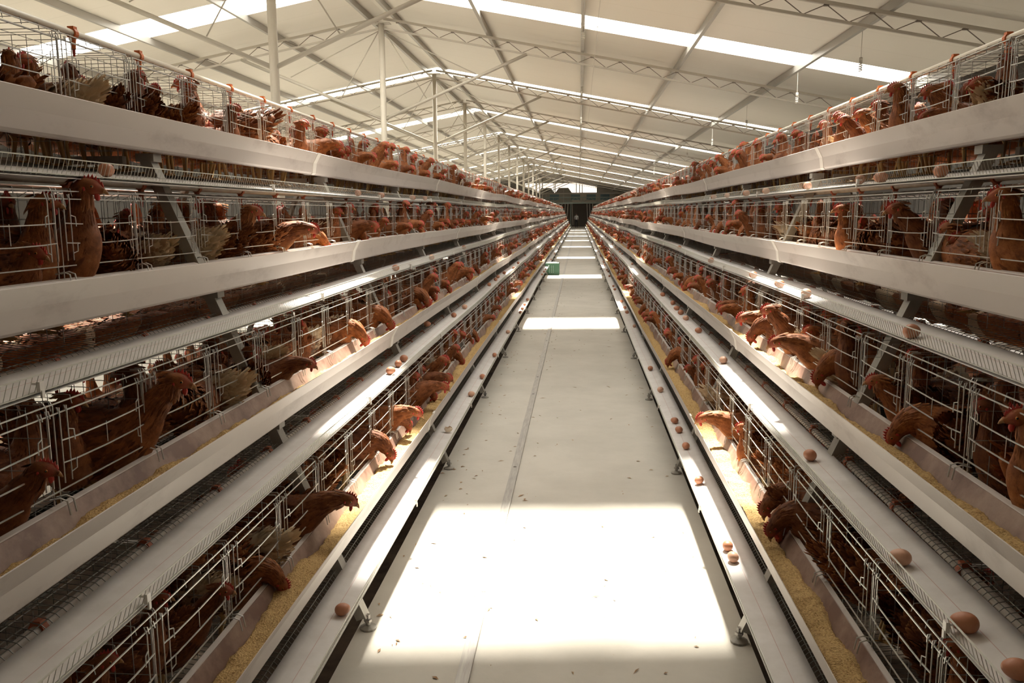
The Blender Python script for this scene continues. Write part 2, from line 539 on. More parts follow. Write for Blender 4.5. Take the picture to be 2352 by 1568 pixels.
def build_bulbs():
    m = MB(); m.tube([(0, 0, -.02), (0, 0, -.36)], .004, 5); cord = m.mesh('cord', M_CORD)
    m = MB(); m.tube([(0, 0, -.36), (0, 0, -.43)], .022, 10, cap=True); sock = m.mesh('socket', M_SOCKET, True)
    m = MB(); pts = []
    for i in range(40):
        a = i * .55; pts.append((.02 * math.cos(a), .02 * math.sin(a), -.435 - .10 * i / 39))
    m.tube(pts, .0075, 6, cap=True); bulb = m.mesh('spiral_bulb', M_BULB, True)
    first = None
    where = []
    for y in (11.9, 15.2, 19.6, 24.5, 30, 36, 43, 51): where.append((3.76, y, 'over the bank opposite the floor rail'))
    for y in (13.0, 19.0, 25, 31, 38, 46): where.append((.04, y, 'over the central aisle'))
    cnt = {}
    for x, y, t in where:
        if first is None:
            o = first = empty('hanging_bulb'); link('cord', cord, o); link('spiral_bulb', bulb, link('socket', sock, o))
        else:
            o = copy_tree(first)
        o.location = (x, y, roof_z(x) - .11)
        cnt[t] = cnt.get(t, 0) + 1
        tag(o, 'unlit spiral bulb on a cord, %s along, %s' % (ordinal(cnt[t]), t), 'light bulb', 'hanging bulbs')
    # slack cable beside the aisle purlin
    m = MB(); pts = [(.25, y, 4.36 - .06 * math.sin((y % 6.1) / 6.1 * PI)) for y in np.arange(2, 60, .6)]
    m.tube(pts, .004, 5)
    tag(link('overhead_cable', m.mesh('cable', M_CORD)), 'thin pale cable running along the house above the aisle', 'cable')


build_bulbs()

# ------------------------------------------------------------------ cages
HW = UNIT / 2
ZF = 0.27     # cage floor height at its front (tier 4)


def Z(z): return z - ZF


def floor_z(u):   # wire floor height at local x = u - U_CAGE
    return 0.0 + 0.12 * u


def cage_parts():
    P = {}
    r1, r2, r3 = .0021, .0017, .0011
    a, b = -HW + .02, HW - .02
    # front grille: continuous rails and the posts at each bay
    m = MB()
    m.tube([(0, a, Z(.699)), (0, b, Z(.699))], r1)
    m.tube([(-.006, a, Z(.677)), (-.006, b, Z(.677))], r1)
    m.tube([(-.004, a, Z(.490)), (-.004, b, Z(.490))], r1)
    m.tube([(0, a, Z(.375)), (0, b, Z(.375))], r2)
    for k in range(6):
        y = -HW + k * CELL
        y = max(a, min(b, y))
        for d in ((-.012, .012) if 0 < k < 5 else (0.0,)):
            m.tube([(.03, y + d, Z(.706)), (.006, y + d, Z(.706)), (0, y + d, Z(.694)), (0, y + d, Z(.37))], r2)
    P['front_grille'] = [(m.mesh('front_grille', M_WIRE), (0, 0, 0))]
    # sliding door of one bay
    m = MB(); w = CELL / 2 - .022
    for s in (-1, 1):
        for d in (0, .028):
            y = s * (w - d)
            m.tube([(-.012, y + s * .004, Z(.672)), (-.010, y + s * .002, Z(.690)), (-.003, y, Z(.690)), (-.009, y, Z(.672)), (-.009, y, Z(.505))], r2)
        m.tube([(-.009, s * (w - .028), Z(.632)), (-.012, s * (w - .045), Z(.627)), (-.012, s * (w - .047), Z(.60))], r2)
        m.tube([(-.009, s * (w - .028), Z(.525)), (-.012, s * (w - .045), Z(.530)), (-.012, s * (w - .047), Z(.555))], r2)
    for z in (.610, .555):
        m.tube([(-.009, -w, Z(z)), (-.011, -w + .06, Z(z - .003)), (-.011, 0, Z(z - .005)), (-.011, w - .06, Z(z - .003)), (-.009, w, Z(z))], r1)
    m.tube([(-.009, 0, Z(.610)), (-.009, 0, Z(.555))], r3)
    dm = m.mesh('sliding_door', M_WIRE)
    P['sliding_door'] = [(dm, (0, -HW + (k + .5) * CELL, 0)) for k in range(5)]
    # wire floor with its front lip
    m = MB(); n = 80
    for i in range(n + 1):
        y = a + (b - a) * i / n
        m.tube([(.355, y, floor_z(.355)), (-.045, y, floor_z(-.045) + .003), (-.075, y, floor_z(-.075)), (-.092, y, floor_z(-.09) - .014)], r3)
    for u in (-.07, -.045, 0, .06, .12, .18, .24, .30, .355):
        m.tube([(u, a, floor_z(u) - .002), (u, b, floor_z(u) - .002)], r3 * 1.2)
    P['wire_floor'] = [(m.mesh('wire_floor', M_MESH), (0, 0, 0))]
    # wire top
    m = MB(); n = 25
    for i in range(n + 1):
        y = a + (b - a) * i / n
        m.tube([(0, y, Z(.685)), (.004, y, Z(.706)), (.02, y, Z(.708)), (.30, y, Z(.708)), (.355, y, Z(.68))], r3 * 1.2)
    for u in (.09, .18, .30):
        m.tube([(u, a, Z(.706)), (u, b, Z(.706))], r3 * 1.2)
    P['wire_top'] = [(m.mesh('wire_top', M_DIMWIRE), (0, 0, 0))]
    m = MB(); n = 34
    for i in range(n + 1):
        y = a + (b - a) * i / n
        m.tube([(.355, y, floor_z(.355)), (.355, y, Z(.68))], r3)
    for z in (.35, .44, .53, .62, .68):
        m.tube([(.356, a, Z(z)), (.356, b, Z(z))], r3)
    P['back_grille'] = [(m.mesh('back_grille', M_MESH), (0, 0, 0))]  # darker wire colour here stands for the dim cage interior
    m = MB()
    for i in range(8):
        u = .01 + .345 * i / 7
        m.tube([(u, 0, floor_z(u)), (u, 0, Z(.694))], r3)
    for z in (.36, .45, .54, .62, .70):
        m.tube([(0.005, .002, Z(z)), (.355, .002, Z(z))], r3)
    pm = m.mesh('partition', M_DIMWIRE)
    P['partition'] = [(pm, (0, max(a, min(b, -HW + k * CELL)), 0)) for k in range(6)]
    return P


def cage_far_mesh():
    m = MB(); a, b = -HW + .02, HW - .02
    for z, u in ((.699, 0), (.677, -.006), (.61, -.01), (.555, -.01), (.49, -.004)):
        m.tube([(u, a, Z(z)), (u, b, Z(z))], .0024, 3)
    for k in range(6):
        y = max(a, min(b, -HW + k * CELL))
        for d in (-.016, .016):
            m.tube([(0, y + d, Z(.699)), (0, y + d, Z(.37))], .0026, 3)
        for i in range(4):
            u = .05 + .09 * i
            m.tube([(u, y, floor_z(u)), (u, y, Z(.694))], .0018, 3)
    n = 40
    for i in range(n + 1):
        y = a + (b - a) * i / n
        m.tube([(.355, y, floor_z(.355)), (-.09, y, floor_z(-.09) - .006)], .0016, 3)
    for i in range(13):
        y = a + (b - a) * i / 12
        m.tube([(0, y, Z(.71)), (.355, y, Z(.694))], .0016, 3)
        m.tube([(.355, y, floor_z(.355)), (.355, y, Z(.68))], .0016, 3)
    return m.mesh('cage_far', M_WIRE)


def build_cages():
    P = cage_parts(); far = cage_far_mesh()
    proto = empty('wire_cage')
    for nm, lst in P.items():
        for me, loc in lst:
            link(nm, me, proto, loc)
    proto_far = None; used = False
    for bank in (-1, 1):
        for t in (1, 2, 3, 4):
            shown = 0
            for k in range(0, 36):
                yc = -.1 + k * UNIT
                # in the frame at all?
                ok = False
                for yy in (yc - 1, yc - .5, yc, yc + .5, yc + 1):
                    for zz in (.27, .7):
                        q = proj(bank_loc(bank, t, U_CAGE, yy, zz))
                        if q and -80 < q[0] < PW + 80 and -80 < q[1] < PH + 80: ok = True
                if not ok: continue
                shown += 1
                loc = bank_loc(bank, t, U_CAGE, yc, ZF + wav(bank, t, yc) * .4)
                lab = 'galvanised wire hen cage, %s along the %s tier, %s' % (ordinal(shown), TIER[t], BANK[bank])
                if k < 8:
                    if used: o = copy_tree(proto)
                    else: o = proto; used = True
                else:
                    o = link('wire_cage', far)
                o.location = loc; o.rotation_euler = (0, 0, bank_rz(bank))
                tag(o, lab, 'cage', 'wire cages, %s tier, %s' % (TIER[t], BANK[bank]))
    # the last metres beyond as one mass
    m = MB(); fv = np.array([tuple(v.co) for v in far.vertices]); ff = [tuple(p.vertices) for p in far.polygons]
    for bank in (-1, 1):
        for t in (1, 2, 3, 4):
            for k in range(36, 41):
                n = len(m.v); yc = -.1 + k * UNIT
                L = bank_loc(bank, t, U_CAGE, yc, ZF)
                for v in fv: m.v.append((L[0] + bank * v[0], L[1] + bank * v[1], L[2] + v[2]))
                for f in ff: m.f.append(tuple(n + i for i in f)); m.m.append(0)
    o = link('distant_cages', m.mesh('distant_cages', M_WIRE)); tag(o, 'distant wire cages at the far end of both banks', 'cages', None, 'stuff')


build_cages()


# ------------------------------------------------------------------ supports, troughs, belts, pipes
def build_supports():
    m = MB()
    pts = [Vector((.034, 0, .05)), Vector((.034 + .423 * 1.80, 0, 1.85))]
    for p0, p1 in zip(pts[:-1], pts[1:]):
        d = (p1 - p0).normalized(); nrm = Vector((-d.z, 0, d.x))
        m.bar(p0, p1, .055, .008, up=nrm)
        for s in (-1, 1):
            m.bar(p0 + Vector((.018, s * .0255, 0)), p1 + Vector((.018, s * .0255, 0)), .005, .036, up=nrm)
    chan = m.mesh('sloping_channel', M_LEG)
    m = MB(); m.tube([(.030, 0, 0.008), (.030, 0, .06)], .009, 8, cap=True); m.tube([(.030, 0, .03), (.030, 0, .04)], .016, 6, cap=True)
    bolt = m.mesh('levelling_bolt', M_RAIL)
    m = MB(); m.tube([(.030, 0, 0), (.030, 0, .008), (.030, 0, .016)], .03, 12, cap=True, taper=[.034, .034, .012])
    foot = m.mesh('foot_pad', M_LEG)
    m = MB()
    br = []
    for t in (1, 2, 3, 4):
        z = .30 + (4 - t) * DZ; u = .24 + DX * (4 - t)
        m = MB(); m.bar((u + .02, 0, z + .025), (2 * (REAR - .702) - .128 - DX * (4 - t), 0, z + .025), .03, .03)
        br.append(m.mesh('cross_arm', M_LEG))
    brk = []
    for t in (1, 2, 3):
        z = .325 + (4 - t) * DZ; u = .13 + DX * (4 - t)
        m = MB(); m.box(u, u + .07, -.03, .03, z - .008, z + .022); brk.append(m.mesh('bracket_plate', M_LEG))
    m = MB()
    q0 = Vector((2 * (REAR - .702) - pts[0].x, 0, .0)); q1 = Vector((2 * (REAR - .702) - pts[1].x, 0, pts[1].z))
    m.bar(q0, q1, .055, .03, up=(1, 0, .423)); rear = m.mesh('rear_channel', M_LEG)
    first = None
    for bank in (-1, 1):
        n = 0
        for k in range(-1, 40):
            y = 3.05 + k * UNIT
            if first is None:
                o = first = empty('cage_support_frame')
                link('sloping_channel', chan, o); link('foot_pad', foot, link('levelling_bolt', bolt, o)); link('rear_channel', rear, o)
                for b in br: link('cross_arm', b, o)
                for b in brk: link('bracket_plate', b, o)
            else:
                o = copy_tree(first)
            o.location = bank_loc(bank, 4, .702, y, 0); o.rotation_euler = (0, 0, bank_rz(bank))
            n += 1
            tag(o, 'sloping steel support frame, %s along the aisle, under the %s' % (ordinal(n), BANK[bank]), 'support frame', 'cage support frames')


build_supports()

TR_OUT = [(.761, .467), (.790, .413), (.799, .358), (.808, .350), (.843, .350), (.853, .355), (.903, .455), (.916, .458)]


def build_troughs():
    y0, y1 = -.6, Y_END
    ys = list(np.arange(y0, 12, .14)) + list(np.arange(12, y1 + .01, .42))
    hook = MB()
    for d in (-.012, .012):
        hook.tube([(.02, d, .012), (-.005, d, .018), (-.022, d, .012), (-.028, d, -.022)], .0022, 5)
    hook_me = hook.mesh('hanger_hook', M_WIRE)
    th = .003
    inner = [(.764, .467), (.793, .414), (.802, .360), (.811, .3535), (.841, .3535), (.850, .358), (.8995, .452), (.916, .4545)]
    for bank in (-1, 1):
        for t in (1, 2, 3, 4):
            o = empty('feed_trough', bank_loc(bank, t, .84, 0, .352), bank_rz(bank))
            tag(o, 'long pale plastic feed trough on the %s tier, %s' % (TIER[t], BANK[bank]), 'trough', 'feed troughs')
            sy = bank

            def P(u, z, y): return (u - .84, sy * y, z - .352 + wav(bank, t, y))
            m = MB()
            r_out = [[P(u, z, y) for u, z in TR_OUT] for y in ys]
            r_in = [[P(u, z, y) for u, z in inner] for y in ys]
            m.strip(r_out, 0)
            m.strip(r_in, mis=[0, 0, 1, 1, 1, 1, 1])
            m.strip([[P(*TR_OUT[0], y), P(.7625, .469, y), P(*inner[0], y)] for y in ys], 0)
            m.strip([[P(*TR_OUT[-1], y), P(*inner[-1], y)] for y in ys], 1)
            link('trough_channel', m.mesh('trough_channel', [M_TROUGH, M_TROUGH_IN]), o)
            m = MB()
            m2 = [(u - .004 if u < .84 else u + .002, z - (.003 if z < .36 else 0)) for u, z in TR_OUT[:6]]
            jy = 4.8 + .0 * t
            rings = [[(u - .84, d, z - .352) for u, z in m2] for d in (-.028, .028)]
            m.strip(rings)
            for d in (-.028, .028):
                m.strip([[(u - .84, d, z - .352) for u, z in m2], [(u - .84, d, z - .352) for u, z in TR_OUT[:6]]])
            m.box(.760 - .84 - .003, .767 - .84, -.028, .028, .466 - .352, .471 - .352)
            bme = m.mesh('joint_band', M_BAND)
            for i in range(0, 20):
                y = .6 + 4.2 * i
                link('joint_band', bme, o, (0, sy * y, wav(bank, t, y)))
            for i in range(0, 34):
                y = .95 + CELL * i
                link('hanger_hook', hook_me, o, (.905 - .84, sy * y, .459 - .352 + wav(bank, t, y)))
            # the same trough on the far face of the bank
            ro = empty('feed_trough', bank_loc(bank, t, 0, 0, .352), bank_rz(bank))
            ro.location.x = X0 + bank * (2 * REAR - .84 - (4 - t) * DX); ro.scale = (-1, 1, 1)
            tag(ro, 'pale feed trough on the hidden face of the %s tier, %s' % (TIER[t], BANK[bank]), 'trough', 'rear feed troughs')
            link('trough_channel', o.children[0].data, ro)
            # feed
            m = MB(); us = [.796, .802, .809, .816, .823, .83, .837, .844, .851, .858, .865, .873]
            fy = list(np.arange(.5, 7, .011)) + list(np.arange(7, 22, .05)) + list(np.arange(22, y1, .3))
            rings = []
            seed = bank * 31 + t * 7
            for y in fy:
                h = .030 * (mnoise.noise((y * 2.2, seed, 0)) + .6 * mnoise.noise((y * 6.1, seed, 3)))
                row = []
                for j, u in enumerate(us):
                    q = mnoise.noise((y * 24, u * 24, seed)) * .008 + mnoise.noise((y * 70, u * 70, seed)) * .0055
                    tilt = (j - 5.5) * .0035 * mnoise.noise((y * 1.3, seed, 9))
                    z = .409 + h + q + tilt + (-.004 if j in (0, 11) else .004)
                    uu = (.803 - (z - .36) * .1667) if j == 0 else (min(.850 + (z - .358) * .527, .892) if j == 11 else u)
                    row.append((uu - .84, sy * y, z - .352 + wav(bank, t, y)))
                rings.append(row)
            m.strip(rings)
            f = link('chicken_feed', m.mesh('chicken_feed', M_FEED, True), None, bank_loc(bank, t, .84, 0, .352), bank_rz(bank))
            tag(f, 'golden mash feed heaped in the %s tier trough, %s' % (TIER[t], BANK[bank]), 'feed', None, 'stuff')


build_troughs()


def build_belts():
    y0, y1 = -.4, Y_END
    ys = list(np.arange(y0, 14, .14)) + list(np.arange(14, y1 + .01, .42))
    clip = MB()
    clip.box(-.006, .003, -.008, .008, -.020, .004); clip.box(-.004, .014, -.008, .008, -.003, .002)
    clip.box(-.008, -.003, -.005, .005, -.034, -.016)
    clip_me = clip.mesh('belt_clip', M_CLIP)
    for bank in (-1, 1):
        for t in (1, 2, 3, 4):
            O = (.76, .236)
            o = empty('egg_belt', bank_loc(bank, t, O[0], 0, O[1]), bank_rz(bank))
            tag(o, 'white egg conveyor belt below the %s tier trough, %s' % (TIER[t], BANK[bank]), 'conveyor belt', 'egg belts')
            sy = bank

            def P(u, z, y): return (u - O[0], sy * y, z - O[1] + wav(bank, t, y))
            m = MB(); prof = [(.700, .236), (.7555, .2435), (.7575, .2438), (.792, .2492), (.824, .258), (.824, .2545), (.79, .2455), (.700, .233), (.700, .236)]
            m.strip([[P(u, z, y) for u, z in prof] for y in ys], mis=[0, 1, 0, 0, 0, 0, 0, 0])
            link('carrying_belt', m.mesh('carrying_belt', [M_BELT, M_REDLINE], True), o)
            m = MB(); prof = [(.697, .2265), (.80, .2285), (.80, .2265), (.697, .2245), (.697, .2265)]
            m.strip([[P(u, z, y) for u, z in prof] for y in ys])
            link('return_belt', m.mesh('return_belt', M_BELT), o)
            ro = empty('egg_belt', bank_loc(bank, t, 0, 0, O[1]), bank_rz(bank))
            ro.location.x = X0 + bank * (2 * REAR - O[0] - (4 - t) * DX); ro.scale = (-1, 1, 1)
            tag(ro, 'egg conveyor belt on the hidden face of the %s tier, %s' % (TIER[t], BANK[bank]), 'conveyor belt', 'rear egg belts')
            for c in list(o.children): link(c.name.split('.')[0], c.data, ro)
            # guard mesh: upright fence and the support wires under the belt
            m = MB()
            y = .25
            while y < 26:
                w = wav(bank, t, y)
                m.tube([P(.684, .277, y), P(.698, .234, y), P(.702, .2305, y), P(.80, .242, y)], .0010, 3)
                y += .021
            while y < y1:
                m.tube([P(.684, .277, y), P(.698, .234, y)], .0022, 3)
                y += .14
            for u, z, r in ((.6838, .277, .0021), (.6975, .2345, .0019), (.683, .2765, .0012), (.75, .2325, .0015)):
                m.tube([P(u, z, yy) for yy in ys], r, 4)
            link('guard_mesh', m.mesh('guard_mesh', M_GUARD), o)
            for i in range(40):
                yy = 1.75 + UNIT * i
                link('belt_clip', clip_me, o, P(.690, .256, yy))


build_belts()


def build_pipes():
    m = MB()
    m.tube([(0, -.010, 0), (0, .010, 0)], .0195, 12, 0, True)
    m.box(-.012, .012, -.011, .011, .012, .024, 0)
    m.tube([(0, 0, -.015), (0, 0, -.03), (0, 0, -.055)], .01, 8, 0, True, [.012, .010, .008])
    nip1 = m.mesh('drinking_nipple', M_ORANGE); nip2 = m.mesh('drinking_nipple', M_ORANGE_DUSTSHADE)
    m = MB(); m.tube([(0, 0, -.055), (0, 0, -.08)], .006, 6, 0, True, [.007, .004]); tip = m.mesh('nipple_tip', M_NIPRED)
    far = MB()
    far.tube([(0, -.010, 0), (0, .010, 0)], .0195, 6, 0, True); far.tube([(0, 0, -.01), (0, 0, -.075)], .01, 4, 0, False, [.012, .005])
    fv, ff = far.v, far.f
    for bank in (-1, 1):
        for t in (1, 2, 3, 4):
            o = empty('water_pipe', bank_loc(bank, t, 1.085, 0, .770 if t == 1 else .742), bank_rz(bank))
            tag(o, 'cream plastic drinking water pipe above the %s tier cages, %s' % (TIER[t], BANK[bank]), 'pipe', 'water pipes')
            ys = list(np.arange(-.5, Y_END, .6))
            m = MB(); m.tube([(0, bank * y, wav(bank, t, y) * .7) for y in ys], .0135, 12)
            link('pipe_tube', m.mesh('pipe_tube', M_PIPE if t == 1 else M_PIPE_DUSTSHADE, True), o)
            near = 40 if t == 1 else 22
            y = 1.62; i = 0
            m = MB()
            while y < Y_END - 1:
                w = wav(bank, t, y) * .7
                if i < near:
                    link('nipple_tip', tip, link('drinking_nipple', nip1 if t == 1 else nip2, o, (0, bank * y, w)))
                elif y < 45:
                    n = len(m.v)
                    m.v += [(v[0], v[1] + bank * y, v[2] + w) for v in fv]
                    m.f += [tuple(n + k for k in f) for f in ff]; m.m += [0] * len(ff)
                y += .455; i += 1
            c = link('distant_nipples', m.mesh('distant_nipples', M_ORANGE), o); c['kind'] = 'stuff'


build_pipes()


# ------------------------------------------------------------------ hens
def catmull(pts, n):
    P = np.array(pts, dtype=float)
    d = np.sqrt(((P[1:, :3] - P[:-1, :3]) ** 2).sum(1)); s = np.concatenate([[0], np.cumsum(np.sqrt(d))])
    out = []
    # more rings toward the head
    for k in range(n):
        x = s[-1] * k / (n - 1)
        i = min(max(np.searchsorted(s, x) - 1, 0), len(P) - 2)
        f = (x - s[i]) / (s[i + 1] - s[i])
        p0, p1, p2, p3 = P[max(i - 1, 0)], P[i], P[i + 1], P[min(i + 2, len(P) - 1)]
        q = .5 * ((2 * p1) + (-p0 + p2) * f + (2 * p0 - 5 * p1 + 4 * p2 - p3) * f * f + (-p0 + 3 * p1 - 3 * p2 + p3) * f ** 3)
        q[3:5] = np.maximum(q[3:5], .0012)
        out.append((q, i + f))
    return out


# centre-line control points: x, y, z, half width, half height
BODY = [(-.200, 0, .258, .012, .014), (-.175, 0, .243, .032, .030), (-.135, 0, .222, .056, .055), (-.075, 0, .195, .078, .076),
        (-.005, 0, .185, .088, .088), (.060, 0, .195, .080, .088)]


def neck_head(pts, hd):
    """pts: neck points (x,y,z,r); hd: (x,y,z) of the skull centre and (dx,dy,dz) beak direction"""
    c, d = Vector(hd[0]), Vector(hd[1]).normalized()
    out = [(p[0], p[1], p[2], p[3] * .9, p[3]) for p in pts]
    up = Vector((0, 0, 1)); up = (up - d * up.dot(d))
    up = up.normalized() if up.length > .2 else Vector((1, 0, .2)).normalized()

    def at(f, u, rw, rh):
        q = c + d * f + up * u
        return (q.x, q.y, q.z, rw, rh)
    out += [at(-.020, .000, .0205, .0230), at(.000, .002, .0205, .0225), at(.014, .000, .0170, .0185), at(.025, -.003, .0100, .0112),
            at(.031, -.004, .0072, .0082), at(.037, -.0065, .0045, .0054), at(.0445, -.013, .0012, .0014)]
    return out, (c, d, up)


POSES = {
    'alert': ([(.100, 0, .235, .062), (.112, 0, .280, .042), (.116, 0, .318, .031), (.122, 0, .352, .026)], ((.145, 0, .376), (1, 0, -.12))),
    'peek': ([(.108, 0, .228, .062), (.140, 0, .262, .043), (.168, 0, .295, .033), (.190, 0, .318, .027)], ((.215, 0, .332), (1, 0, -.22))),
    'reach': ([(.115, 0, .215, .062), (.158, 0, .235, .045), (.200, 0, .247, .034), (.228, 0, .248, .027)], ((.256, 0, .243), (1, 0, -.45))),
    'feed': ([(.108, 0, .214, .062), (.140, 0, .224, .047), (.170, 0, .213, .037), (.190, 0, .190, .029)], ((.203, 0, .164), (.40, 0, -1))),
    'sideleft': ([(.098, 0, .235, .060), (.110, .004, .280, .042), (.114, .010, .318, .031), (.118, .014, .350, .026)], ((.120, .032, .372), (.25, 1, -.15))),
    'sideright': ([(.098, 0, .235, .060), (.110, -.004, .280, .042), (.114, -.010, .318, .031), (.118, -.014, .350, .026)], ((.120, -.032, .372), (.25, -1, -.15))),
    'back': ([(.095, 0, .240, .060), (.108, .008, .282, .042), (.104, .016, .318, .032), (.092, .020, .346, .026)], ((.068, .024, .362), (-1, .25, -.25))),
    'rest': ([(.098, 0, .205, .060), (.118, 0, .228, .043), (.122, 0, .250, .033), (.130, 0, .268, .027)], ((.150, 0, .280), (1, 0, -.3))),
    'feedside': ([(.108, .0, .212, .062), (.140, .010, .218, .047), (.168, .026, .207, .037), (.186, .040, .188, .029)], ((.197, .052, .162), (.35, .4, -1))),
}
PALE = {'back'}


def build_hen_geo(pose, nseg, nring, nfeath, seed, extras, pale=0.0):
    """returns MB, fc list, head frame; extras: put comb, wattle, eye and legs into the same mesh"""
    rr = random.Random(seed)
    nk, hd = POSES[pose]
    tail, hf = neck_head(nk, hd)
    rings = catmull(BODY + tail, nring)
    nb = len(BODY); nt = len(BODY) + len(tail)
    m = MB(); fc = []
    up = Vector((0, 0, 1)); prev = []
    for k, (q, par) in enumerate(rings):
        a = Vector(rings[max(k - 1, 0)][0][:3]); b = Vector(rings[min(k + 1, nring - 1)][0][:3])
        t = (b - a).normalized()
        up = (up - t * up.dot(t)).normalized(); lat = up.cross(t)
        prev.append((Vector(q[:3]), t, up.copy(), lat, q[3], q[4], par))
        for j in range(nseg):
            an = 2 * PI * j / nseg
            ca, sa = math.cos(an), math.sin(an)
            rw, rh = q[3], q[4]
            if par < nb + 1 and sa < 0: rh *= 1.08
            m.v.append(tuple(Vector(q[:3]) + lat * (rw * ca) + up * (rh * sa)))
            face = max(0.0, 1 - abs(par - (nt - 4.9)) / 1.3) * (0.35 + .65 * abs(ca)) if par > nt - 7 else 0.0
            tone = .42 + (.10 if par < nb and sa < -.3 else 0) - (.12 if sa > .5 and par < nb else 0)
            pl = pale * (1.0 if par < 2.2 else max(0, 1 - (par - 2.2) / 1.5))
            fc.append((tone, 0, min(face, .9), pl))
    for k in range(nring - 1):
        mi = 1 if rings[k][1] > nt - 3.25 else 0
        for j in range(nseg):
            a = k * nseg + j; b = k * nseg + (j + 1) % nseg
            m.f.append((a, b, b + nseg, a + nseg)); m.m.append(mi)
    m.f.append(tuple(range(nseg))[::-1]); m.m.append(0)
    n = (nring - 1) * nseg
    m.f.append(tuple(n + j for j in range(nseg))); m.m.append(1)
    # feathers: folded blades lying toward the tail
    cand = [p for p in prev if p[6] < nt - 6.5]
    wts = [max(p[4] + p[5], .02) * (1.6 if p[6] > nb - .5 else 1.0) for p in cand]
    for i in range(nfeath):
        p, t, u, lat, rw, rh, par = rr.choices(cand, wts)[0]
        p = p + t * rr.uniform(-.008, .008)
        tl = par < 1.1; neck = par > nb - .3
        an = rr.uniform(0, 2 * PI)
        ca, sa = math.cos(an), math.sin(an)
        nrm = (lat * (ca / max(rw, .004)) + u * (sa / max(rh, .004))).normalized()
        base = p + lat * (rw * ca * .997) + u * (rh * sa * .997)
        ln = rr.uniform(.036, .058) if tl else (rr.uniform(.024, .044) if neck else rr.uniform(.030, .050))
        wd = ln * (.15 if tl else (.12 if neck else .21))
        lift = (rr.uniform(.03, .11) if neck else rr.uniform(.08, .20)) if not tl else rr.uniform(-.02, .12)
        if par < 3 and sa < 0: lift += .05
        if par < 2.2 and not tl: ln *= .8
        d = (-t + nrm * lift + lat * rr.uniform(-.12, .12)).normalized()
        s = d.cross(nrm).normalized()
        k0 = len(m.v)
        hgt = nrm * (.0022 + wd * .12)
        pts = [base - d * ln * .15, base + d * ln * .30 + s * wd, base + d * ln * .30 + hgt, base + d * ln * .30 - s * wd,
               base + d * ln * .80 + s * wd * .75, base + d * ln * .80 + hgt * 1.2, base + d * ln * .80 - s * wd * .75, base + d * ln + nrm * .001]
        tone = .36 + rr.uniform(-.10, .12) - (.06 if sa > .4 and not neck else 0) + (.06 if neck else 0)
        pl = 0.0
        if par < 2.4: pl = pale
        elif par < 3.6: pl = pale * rr.random() * .7
        tn = [tone - .10, tone - .02, tone - .12, tone - .02, tone + .24, tone - .06, tone + .24, tone + .42]
        for q, v in zip(pts, tn):
            m.v.append(tuple(q)); fc.append((max(0, v), 0, 0, pl))
        for f in ((0, 1, 2), (0, 2, 3), (1, 4, 5, 2), (2, 5, 6, 3), (4, 7, 5), (5, 7, 6)):
            m.f.append(tuple(k0 + x for x in f)); m.m.append(0)
    return m, fc, hf


def comb_geo(m, hf, mi, size=1.0, full=True):
    c, d, up = hf; lat = up.cross(d)

    def at(f, u, l): return tuple(c + d * f + up * u + lat * l)
    top = [(-.027, .017), (-.023, .024), (-.019, .021), (-.015, .0315), (-.011, .024), (-.006, .036), (-.002, .0255), (.003, .0365), (.0075, .0245), (.012, .033), (.0155, .0215), (.020, .028), (.023, .017), (.027, .0195), (.031, .008)]
    if size < .8: top = [(f, .012 + (u - .012) * .55) for f, u in top]
    th = .0035
    n = len(top); b = [(-.022 + .054 * i / (n - 1), .014 - .010 * i / (n - 1)) for i in range(n)]
    k = len(m.v)
    for s in (-1, 1):
        for i in range(n):
            m.v.append(at(b[i][0], b[i][1], s * th))
        for i in range(n):
            m.v.append(at(top[i][0], top[i][1], s * th * (.42 if i % 2 else .75) + .0012 * math.sin(i * 1.9)))
    for i in range(n - 1):
        m.f.append((k + i, k + i + 1, k + n + i + 1, k + n + i)); m.m.append(mi)
        q = k + 2 * n
        m.f.append((q + i + 1, q + i, q + n + i, q + n + i + 1)); m.m.append(mi)
        m.f.append((k + n + i, k + n + i + 1, q + n + i + 1, q + n + i)); m.m.append(mi)


def wattle_geo(m, hf, mi, size=1.0):
    c, d, up = hf; lat = up.cross(d)
    for s in (-1, 1):
        m.ball(c + d * .017 - up * .0205 + lat * (s * .0055), .0062, .0028, .0115, 8, 6, mi, ((d + up * .25).normalized(), lat, (up - d * .25).normalized()))
        m.ball(c + d * -.012 - up * .004 + lat * (s * .019), .0045, .002, .0065, 6, 4, mi, (d, lat, up))


def eye_geo(m, hf, s, mi0, mi1, m2=None):
    c, d, up = hf; lat = up.cross(d)
    p = c + d * .006 + up * .004 + lat * (s * .0185)
    m.ball(p, .0046, .0032, .0046, 8, 5, mi0, (d, lat, up))
    (m2 or m).ball(p + lat * (s * .0022), .0026, .0018, .0026, 8, 5, mi1, (d, lat, up))


def leg_geo(m, s, mi):
    y = s * .040
    m.tube([(-.01, y, .13), (.012, y, .085), (-.006, y, .012), (.004, y, .005)], .007, 6, mi, True, [.022, .010, .006, .006])
    for a in (-.5, 0, .5):
        m.tube([(.0, y, .007), (.026 * math.cos(a), y + .026 * math.sin(a), .006), (.045 * math.cos(a), y + .045 * math.sin(a), .003)], .004, 5, mi, True, [.005, .004, .002])
    m.tube([(0, y, .007), (-.024, y, .004)], .003, 5, mi, True, [.004, .002])


HEN_MATS = [M_HEN, M_BEAK, M_COMB, M_EYE, M_PUPIL, M_SHANK]


